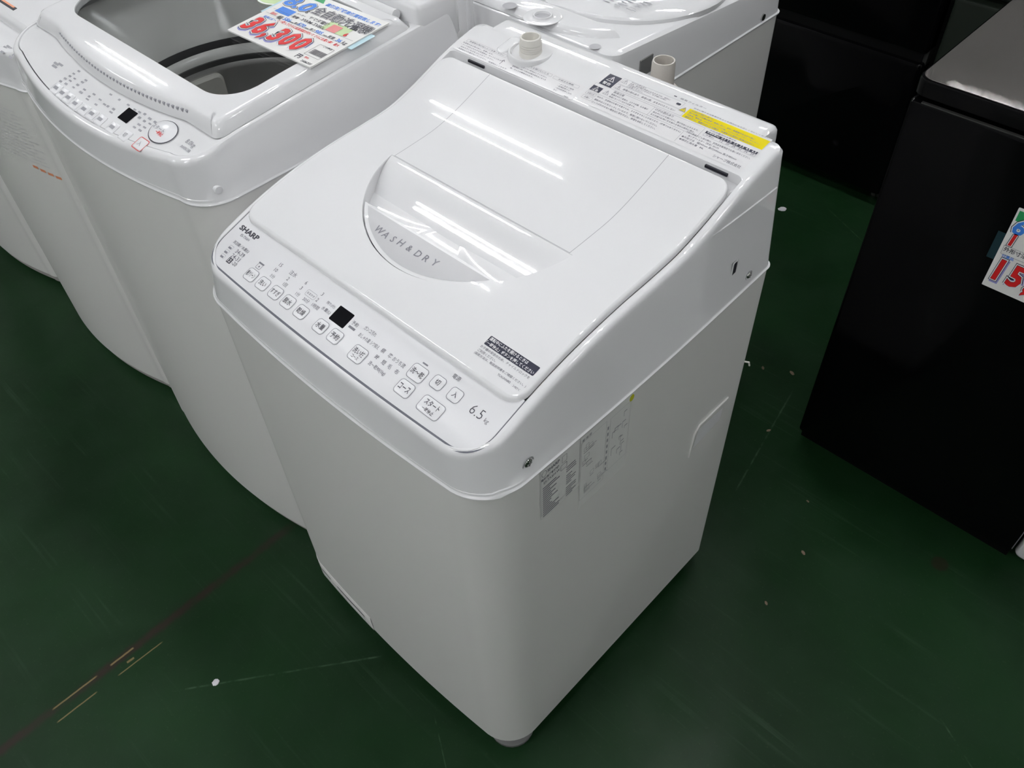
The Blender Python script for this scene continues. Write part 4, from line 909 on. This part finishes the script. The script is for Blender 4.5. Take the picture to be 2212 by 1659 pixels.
mb = MB(); c_ = cuv((690, 3)); mb.add([CT(c_[0]-0.02, c_[1]-0.002, 0.0003), CT(c_[0]+0.012, c_[1]-0.002, 0.0003), CT(c_[0]-0.004, c_[1]+0.02, 0.0003)], [(0, 1, 2)]); mb.build('green_flag', 'green', PC, 0)

# ---------------------------------------------------------------- C and E: the two white machines further along the row
def far_washer(x0, x1, pf, zs, label, full):
    r_ = thing('washing_machine', label, 'washing machine')
    by = washer_shell(r_, x0, x1, 0.062, 0.56, 0.05, 0.03, 0.036, 0.03, zs, pf, 0.012, 0.50, 0.010, 0.004, lean=0.0, cover='satin')
    def T(x, y, h=0.0): return (x, y, pf(y)-0.001+h)
    xm = (x0+x1)/2; mb = MB(); bo_ = front_strip(x0+0.0235, x1-0.0235, 0.0775, 0.039, 0.036, 0.13)
    mb.loops([[T(x, y+(0.13-y)*k/4) for x, y in bo_] for k in range(5)], closed=False); pn = mb.build('control_panel', 'satin', r_, 40)
    lm_ = MB(); Q_ = []
    for d, h in ((-0.002, -0.010), (0, 0.010), (0.003, 0.0135), (0.008, 0.015)): Q_.append([T(x, y, h) for x, y in dens(rr(x0+0.02+d, x1-0.02-d, 0.115+d, 0.50-d, 0.02, 5), 0.02 if False else 1e9)])
    lm_.loops(Q_); mid_ = rr(x0+0.028, x1-0.028, 0.123, 0.492, 0.02, 5)
    rows__ = [[T(x0+0.028+(x1-x0-0.056)*i/10, y, 0.015) for i in range(11)] for y in np.linspace(0.128, 0.487, 14)]; lm_.loops(rows__, closed=False)
    for s_ in (0, 1):
        pass
    bb = [T(x, y, 0.0149) for x, y in mid_]; lm_.add(bb, [tuple(range(len(bb)))])
    ld = lm_.build('lid', 'gloss', r_, 40)
    if full:
        t_ = MB()
        for p in ((11, 103), (18, 101), (25, 106), (31, 120), (23, 124), (5, 113)):
            q_ = hit(p, lambda y: pf(y)-0.001); seg(t_, T, q_[0]-0.006, q_[1], q_[0]+0.006, q_[1], 0.004, 0.0004)
        t_.build('panel_lettering', 'inkl', pn, 0)
        q_ = [hit(p, lambda y: pf(y)+0.014) for p in ((32, 21), (44, 15))]; y_ = q_[0][1]; x_ = q_[0][0]
        mb = MB(); mb.box((x_-0.10, y_-0.003, pf(y_)+0.010), (x_, y_+0.010, pf(y_)+0.0146)); mb.build('lid_badge', 'dark', ld, 0)
        mb = MB(); mb.box((x_-0.10, y_+0.001, pf(y_)+0.0145), (x_-0.008, y_+0.005, pf(y_)+0.0150)); mb.build('lid_badge_glint', 'orange', ld, 0)  # orange strip paints a warm lamp's reflection on the dark piece
        t_ = MB(); PBc = lambda x, z, h=0.0: (x, 0.062-0.036*(1-((x-xm)/((x1-x0)/2-0.05))**2)-0.0006-h, z)
        rz = random.Random(4)
        for k in range(14):
            z_ = 0.735-0.0085*k; xa = x1-0.28+rz.uniform(0, 0.02)+0.004*k
            while xa < x1-0.10+0.002*k:
                l_ = rz.uniform(0.008, 0.03); seg(t_, PBc, xa, z_, xa+l_, z_, 0.0026); xa += l_+rz.uniform(0.004, 0.012)
        t_.build('front_print', 'faint', r_, 0)
        t_ = MB(); p0, p1 = on((55, 367), 1, 0.03), on((93, 383), 1, 0.03); zc = 0.612
        for k in range(5): seg(t_, PBc, -0.735+0.02*k, zc-0.002*k, -0.72+0.02*k, zc-0.002*k, 0.006)
        t_.build('front_print', 'orange', r_, 0)
        t_ = MB(); patch(t_, PBc, -0.628, -0.615, zc-0.020, zc+0.004, 0.0005, 0.0002); t_.build('front_print', 'inkl', r_, 0)
    return r_
cpf = hermite([0.0, 0.05, 0.1, 0.2, 0.3, 0.6], [0.838, 0.850, 0.862, 0.876, 0.886, 0.905])
far_washer(-1.192, -0.612, cpf, 0.790, 'lower white washer with printed front, between two other white washers', True)
far_washer(-1.795, -1.208, cpf, 0.790, 'white washer of which only the plain front corner shows, last in the row', False)

# ---------------------------------------------------------------- D: machine standing back to back behind the row
DX0, DX1, DY0, DY1 = -0.375, 0.190, 0.648, 1.150
dpf = lambda y: 0.8935-0.083*(y-0.66)
D = thing('washing_machine', 'white washer seen from behind with round inlet hole and big rounded lid', 'washing machine')
def dl(d, z): return [(x, y, z(x, y) if callable(z) else z) for x, y in dens_rr(DX0+d, DX1-d, DY0+d, DY1-d, 0.022)]
def dens_rr(x0, x1, y0, y1, r): return dens(rr(x0, x1, y0, y1, r, 6), 0.03) if False else rr(x0, x1, y0, y1, r, 6)
MB().loops([dl(0.01, 0.032), dl(0, 0.036), dl(0, 0.4), dl(0, 0.792)], True, True).build('cabinet', 'steel', D, 40)
MB().loops([dl(0.03, 0.012), dl(0.03, 0.036)], True, True).build('base', 'foot', D)
for fx, fy in ((DX0+0.05, DY0+0.05), (DX1-0.05, DY0+0.05), (DX0+0.05, DY1-0.05), (DX1-0.05, DY1-0.05)):
    MB().lathe((fx, fy, 0), ((0.02, 0), (0.025, 0.002), (0.025, 0.012), (0.012, 0.014), (0.012, 0.036)), 14, True, True).build('foot', 'foot', D)
MB().loops([dl(0.001, 0.7905), dl(-0.0025, 0.7905), dl(-0.003, 0.7915), dl(-0.003, 0.793), dl(-0.0002, 0.7945), dl(0.0, 0.796), dl(0.002, lambda x, y: dpf(y)-0.012), dl(0.004, lambda x, y: dpf(y)-0.004), dl(0.010, lambda x, y: dpf(y))], False, True).build('top_cover', 'gloss', D, 40)
def DP(x, y, h=0.0): return (x, y, dpf(y)+h)
rowp = [(-0.36, 0.655), (0.030, 0.655), (0.075, 0.657), (0.105, 0.667), (0.132, 0.685), (0.152, 0.712), (-0.36, 0.712)]
def shrink(P, d):
    cx_ = -0.09; cy_ = 0.69; return [(x-d if x > 0 else x+d, min(max(y, 0.655+d*0.6), 0.712)) for x, y in P]
MB().loops([[DP(x, y, h) for x, y in shrink(rowp, d)] for d, h in ((0, -0.001), (0.004, 0.004), (0.016, 0.011), (0.020, 0.012))], False, True).build('rear_deck', 'gloss', D, 40)
lo_ = []
for k in range(25):
    a_ = -math.pi/2+math.pi*k/24; lo_.append((-0.0925+0.2775*max(0, math.cos(a_))**0.55 , 0.905+0.19*math.sin(a_)))
lo_ = [(-0.36, 0.715), ] + [(x if x > -0.05 else -0.05, y) for x, y in lo_] + [(-0.36, 1.095)]
lm_ = MB(); c0 = (-0.10, 0.90)
def sh2(s): return [(c0[0]+(x-c0[0])*s, c0[1]+(y-c0[1])*s if y > 0.72 else y) for x, y in lo_]
lm_.loops([[DP(x, y, h) for x, y in sh2(s)] for s, h in ((1.0, -0.001), (1.0, 0.006), (0.985, 0.010), (0.90, 0.013), (0.86, 0.0165), (0.80, 0.018))], False, True); dlid = lm_.build('lid', 'gloss', D, 40)
q = hit((1172, 36), lambda y: dpf(y)+0.012); mb = MB(); mb.lathe((q[0], q[1], dpf(q[1])+0.0105), ((0.031, 0.0014), (0.029, 0.0020), (0.024, 0.0016), (0.0165, 0.0015), (0.0150, 0.0030), (0.0148, 0.0050), (0.0128, 0.0050), (0.0118, 0.0016)), 36, False, True); inl = mb.build('water_inlet', 'gloss', D, 50)
mb = MB(); mb.lathe((q[0], q[1], dpf(q[1])+0.0122), ((0.0118, 0.0), (0.002, 0.0005)), 24, False, True); mb.build('inlet_hole', 'groove', inl, 0)
q = hit((1101, 13), lambda y: dpf(y)+0.012); mb = MB(); mb.lathe((q[0], q[1], dpf(q[1])+0.0115), ((0.012, 0.0012), (0.002, 0.0016)), 20, False, True); mb.build('key_hole', 'groove', D, 0)
q = hit((1282, 103), dpf); mb = MB(); mb.lathe((q[0], q[1]+0.004, dpf(q[1])-0.001), ((0.009, 0.0014), (0.001, 0.0018)), 20, False, True); mb.build('screw_dent', 'groove', D, 0)
t = MB(); q = hit((1345, 8), lambda y: dpf(y)+0.018); rz = random.Random(9)
def DLT(x, y, h=0.0): return (x, y, dpf(y)+0.0182+h)
for k in range(6):
    for j in range(4): seg(t, DLT, q[0]-0.055+j*0.024, q[1]-0.012+0.009*k, q[0]-0.055+j*0.024+rz.uniform(0.01, 0.02), q[1]-0.012+0.009*k, 0.0026, 0.0003)
t.build('label_lettering', 'inkl', dlid, 0)
q = on((1399, 140), 0, DX1); MB().box((DX1-0.001, q[1]-0.02, q[2]-0.014), (DX1+0.001, q[1]+0.012, q[2]+0.014)).build('vent_grille', 'foot', D, 0)
q = on((1648, 37), 0, DX1); MB().cyl((DX1-0.001, q[1], q[2]), 0.006, 0.003, 14, axis=0).build('screw', 'chrome', D, 40)
mb = MB(); q0, q1 = on((1013, 0), 1, 0.632), on((1023, 75), 1, 0.632)
mb.tube([(q0[0]-0.004, 0.634, q0[2]+0.03), (q0[0]+0.002, 0.630, q0[2]), (q1[0]-0.002, 0.630, q1[2]), (q1[0]-0.01, 0.632, 0.6), (q1[0]-0.02, 0.634, 0.2)], 0.0065, 10); mb.tube([(q0[0]-0.004, 0.648, q0[2]+0.012), (q0[0]+0.002, 0.630, q0[2]+0.012)], 0.008, 8); mb.build('drain_hose', 'satin', D, 50)

# ================================================================== fridges
def FRt(y): 
    return lambda x, z, h=0.0: (x, y-h, z)
F = thing('refrigerator', 'small black refrigerator with a mirror-like top and a price tag on its door', 'refrigerator')
FX0, FX1, FY0, FY1, FH = 0.535, 0.998, 0.930, 1.47, 0.868
mb = MB(); rbox(mb, FX0+0.002, FX1-0.002, FY0+0.045, FY1, 0.02, FH-0.032, 0.012, 0.004, 4); mb.build('cabinet', 'blackm', F, 40)
mb = MB(); rbox(mb, FX0, FX1, FY0, FY1, FH-0.030, FH-0.0006, 0.022, 0.004, 8); mb.build('top_rim', 'black', F, 40)
mb = MB(); mb.loops([[(x, y, z) for x, y in rr(FX0+d, FX1-d, FY0+d, FY1-d, 0.020, 8)] for d, z in ((0.004, FH-0.0010), (0.004, FH))], False, True); mb.build('mirror_top', 'mirror', F, 12)
for z0, z1 in ((0.045, FH-0.036),):
    mb = MB(); L_ = []
    for d, y in ((0.0, FY0+0.040), (0.0, FY0+0.008), (0.002, FY0+0.002), (0.006, FY0)):
        L_.append([(x, y, z) for x, z in rr(FX0+0.001+d, FX1-0.001-d, z0+d, z1-d, 0.006, 4)])
    mb.loops(L_, True, True).build('door', 'black', F, 40)
mb = MB(); mb.box((FX0+0.002, FY0+0.03, 0.0), (FX1-0.002, FY0+0.06, 0.045)); mb.build('kick_plate', 'blackm', F, 0)
for fx, fy in ((FX0+0.05, FY0+0.08), (FX1-0.05, FY0+0.08), (FX0+0.05, FY1-0.05), (FX1-0.05, FY1-0.05)): MB().cyl((fx, fy, 0), 0.02, 0.03, 14).build('foot', 'foot', F, 40)
mb = MB(); mb.box((FX0+0.02, FY0-0.0008, FH-0.0365), (FX1-0.02, FY0+0.004, FH-0.0345)); mb.build('door_trim', 'trimdark', F, 0)
# price tag on its door
TG = thing('price_tag', 'white price tag with red numerals 15 fixed to the black refrigerator door', 'price tag')
tx0, tz0, tz1 = 0.7405, 0.583, 0.7315; tw = 0.212
FT = lambda x, z, h=0.0: (x, FY0-0.0012-h, z)
mb = MB(); mb.loops([[FT(x, z, h) for x, z in rr(tx0, tx0+tw, tz0, tz1, 0.001, 2)] for h in (-0.0014, 0.0)], True, True); mb.build('card', 'card', TG, 0)
def th(p): q_ = on(p, 1, FY0-0.0012); return q_[0], q_[2]
for off, lift, m_, dx, dz in ((0.095, 0.0003, 'lav', 0.002, -0.003), (0.095, 0.0005, 'navy', 0, 0), (0.075, 0.0007, 'white', 0, 0), (0.042, 0.0009, 'navy', 0, 0), (0.032, 0.0011, 'red', 0, 0)):
    mb = MB(); text(mb, '15,', FT, tx0+0.0365+dx, tz0+0.0345+dz, w=0.054, h=0.043, off=off, shear=0.10, space=1.25, lift=lift); mb.build('price_numerals', m_, TG, 0)
for off, lift, m_ in ((0.10, 0.0003, 'navy'), (0.07, 0.0005, 'white'), (0.03, 0.0007, 'blue')):
    mb = MB(); c_ = th((2202, 491)); text(mb, '6', FT, c_[0]+0.001, c_[1], h=0.026, off=off, shear=0.1, lift=lift); mb.build('tag_lettering', m_, TG, 0)
for off, lift, m_ in ((0.10, 0.0003, 'navy'), (0.07, 0.0005, 'white'), (0.03, 0.0007, 'red')):
    mb = MB(); c_ = th((2188, 518)); text(mb, '1', FT, c_[0], c_[1], h=0.021, off=off, shear=0.1, lift=lift); mb.build('tag_lettering', m_, TG, 0)
mb = MB(); a_, b_ = th((2171, 540)), th((2216, 553)); text(mb, '外形寸法', FT, (a_[0]+b_[0])/2, (a_[1]+b_[1])/2, w=b_[0]-a_[0]+0.004, off=0.02); frame(mb, FT, a_[0]-0.004, tx0+tw-0.006, a_[1]-0.008, a_[1]+0.008, 0.0004, 0.0004); mb.build('tag_lettering', 'ink', TG, 0)
mb = MB(); a_, b_ = th((2164, 551.5)), th((2190, 560)); text(mb, '付属品', FT, (a_[0]+b_[0])/2, (a_[1]+b_[1])/2, w=b_[0]-a_[0], off=0.02); mb.build('tag_lettering', 'blue', TG, 0)
mb = MB(); patch(mb, FT, tx0+0.003, tx0+0.05, tz1-0.022, tz1-0.004, 0.0005, 0.0002); mb.build('green_box', 'green', TG, 0)
mb = MB(); patch(mb, FT, tx0-0.012, tx0+0.010, tz0+0.050, tz0+0.100, 0.0005, -0.0008); mb.build('blue_tape', 'tape', TG, 0)
# tall black refrigerator further back
G = thing('refrigerator', 'tall black two-door refrigerator standing against the far side of the aisle', 'refrigerator')
GX0, GX1, GY0, GY1 = -0.30, 0.250, 1.840, 2.45
mb = MB(); rbox(mb, GX0+0.004, GX1-0.004, GY0+0.055, GY1, 0.02, 1.40, 0.01, 0.004, 4); mb.build('cabinet', 'trimdark', G, 40)
for z0, z1 in ((0.455, 1.40), (0.035, 0.430)):
    mb = MB(); L_ = []
    for d, y in ((0.0, GY0+0.05), (0.0, GY0+0.010), (0.003, GY0+0.003), (0.009, GY0)): L_.append([(x, y, z) for x, z in rr(GX0+d, GX1-d, z0+d, z1-d, 0.008, 4)])
    mb.loops(L_, True, True).build('door', 'black', G, 40)
MB().box((GX0+0.01, GY0+0.012, 0.428), (GX1-0.01, GY0+0.05, 0.457)).build('door_gasket', 'blackm', G, 0)
MB().box((GX1-0.012, GY0+0.02, 0.02), (GX1, GY0+0.054, 1.395)).build('side_trim', 'trimdark', G, 0)
for fx, fy in ((GX0+0.05, GY0+0.06), (GX1-0.03, GY0+0.06), (GX0+0.05, GY1-0.05), (GX1-0.05, GY1-0.05)): MB().cyl((fx, fy, 0), 0.016, 0.036, 14).build('foot', 'chrome' if fx > 0.2 else 'foot', G, 40)
# dark grey cabinet fridge beside it
H_ = thing('refrigerator', 'dark grey-green appliance partly hidden behind the mirror-topped refrigerator', 'refrigerator')
mb = MB(); rbox(mb, 0.266, 0.84, 1.905, 2.45, 0.02, 1.35, 0.01, 0.004, 4); mb.build('cabinet', 'darkgrey', H_, 40)
for z0, z1 in ((0.62, 1.35), (0.035, 0.600)):
    mb = MB(); L_ = []
    for d, y in ((0.0, 1.905), (0.0, 1.868), (0.003, 1.862), (0.008, 1.860)): L_.append([(x, y, z) for x, z in rr(0.266+d, 0.84-d, z0+d, z1-d, 0.008, 4)])
    mb.loops(L_, True, True).build('door', 'darkgrey', H_, 40)
for fx in (0.32, 0.79):
    for fy in (1.95, 2.40): MB().cyl((fx, fy, 0), 0.016, 0.03, 12).build('foot', 'foot', H_, 40)
# white appliance whose corner shows at the right
I_ = thing('refrigerator', 'white appliance beside the small black refrigerator, only its bottom corner showing', 'refrigerator')
mb = MB(); rbox(mb, 1.002, 1.48, 0.983, 1.50, 0.03, 0.86, 0.02, 0.006, 5); mb.build('cabinet', 'steel', I_, 40)
mb = MB(); L_ = []
for d, y in ((0.0, 0.982), (0.0, 0.968), (0.003, 0.961), (0.008, 0.958)): L_.append([(x, y, z) for x, z in rr(1.002+d, 1.48-d, 0.012+d, 0.855-d, 0.012, 5)])
mb.loops(L_, True, True).build('door', 'gloss', I_, 40)
for fx in (1.07, 1.45):
    for fy in (1.02, 1.45): MB().cyl((fx, fy, 0), 0.018, 0.035, 12).build('foot', 'foot', I_, 40)

# ================================================================== small things on the floor
def blob(name, p, r, material, label, cat, stretch=1.0, seed=1, h=0.0015, group=None):
    q_ = on(p, 2, 0.0); rg = random.Random(seed); mb = MB(); n = 18; ph_ = [rg.uniform(0.88, 1.1) for _ in range(n)]; ro = rg.uniform(0, 3)
    def lp_(s, z): return [(q_[0]+r*s*ph_[k]*(math.cos(2*math.pi*k/n)*math.cos(ro)*stretch-math.sin(2*math.pi*k/n)*math.sin(ro)), q_[1]+r*s*ph_[k]*(math.cos(2*math.pi*k/n)*math.sin(ro)*stretch+math.sin(2*math.pi*k/n)*math.cos(ro)), z) for k in range(n)]
    mb.loops([lp_(1, 0), lp_(1, h*0.6), lp_(0.85, h)], True, True); tag(mb.build(name, material, None, 40), label, cat, group)
blob('paper_dot', (466, 1474), 0.0062, 'paper', 'round white paper dot on the green floor near the worn brown streak', 'paper dot', 1.1, 3)
blob('paper_dot', (1690, 452), 0.010, 'paper', 'pale paper dot on the green floor between the washer and the tall black refrigerator', 'paper dot', 1.2, 5)
for i, p in enumerate(((1711, 806), (1745, 1083-0), (1735, 1194), (1660, 930), (1648, 795), (1655, 1303))):
    blob('debris_chip', p, (0.004, 0.002, 0.003, 0.003, 0.003, 0.0025)[i], 'debris', 'tiny beige chip lying on the green floor beside the front washer', 'debris', 1.8, 20+i, 0.001, 'beige chips on the floor')
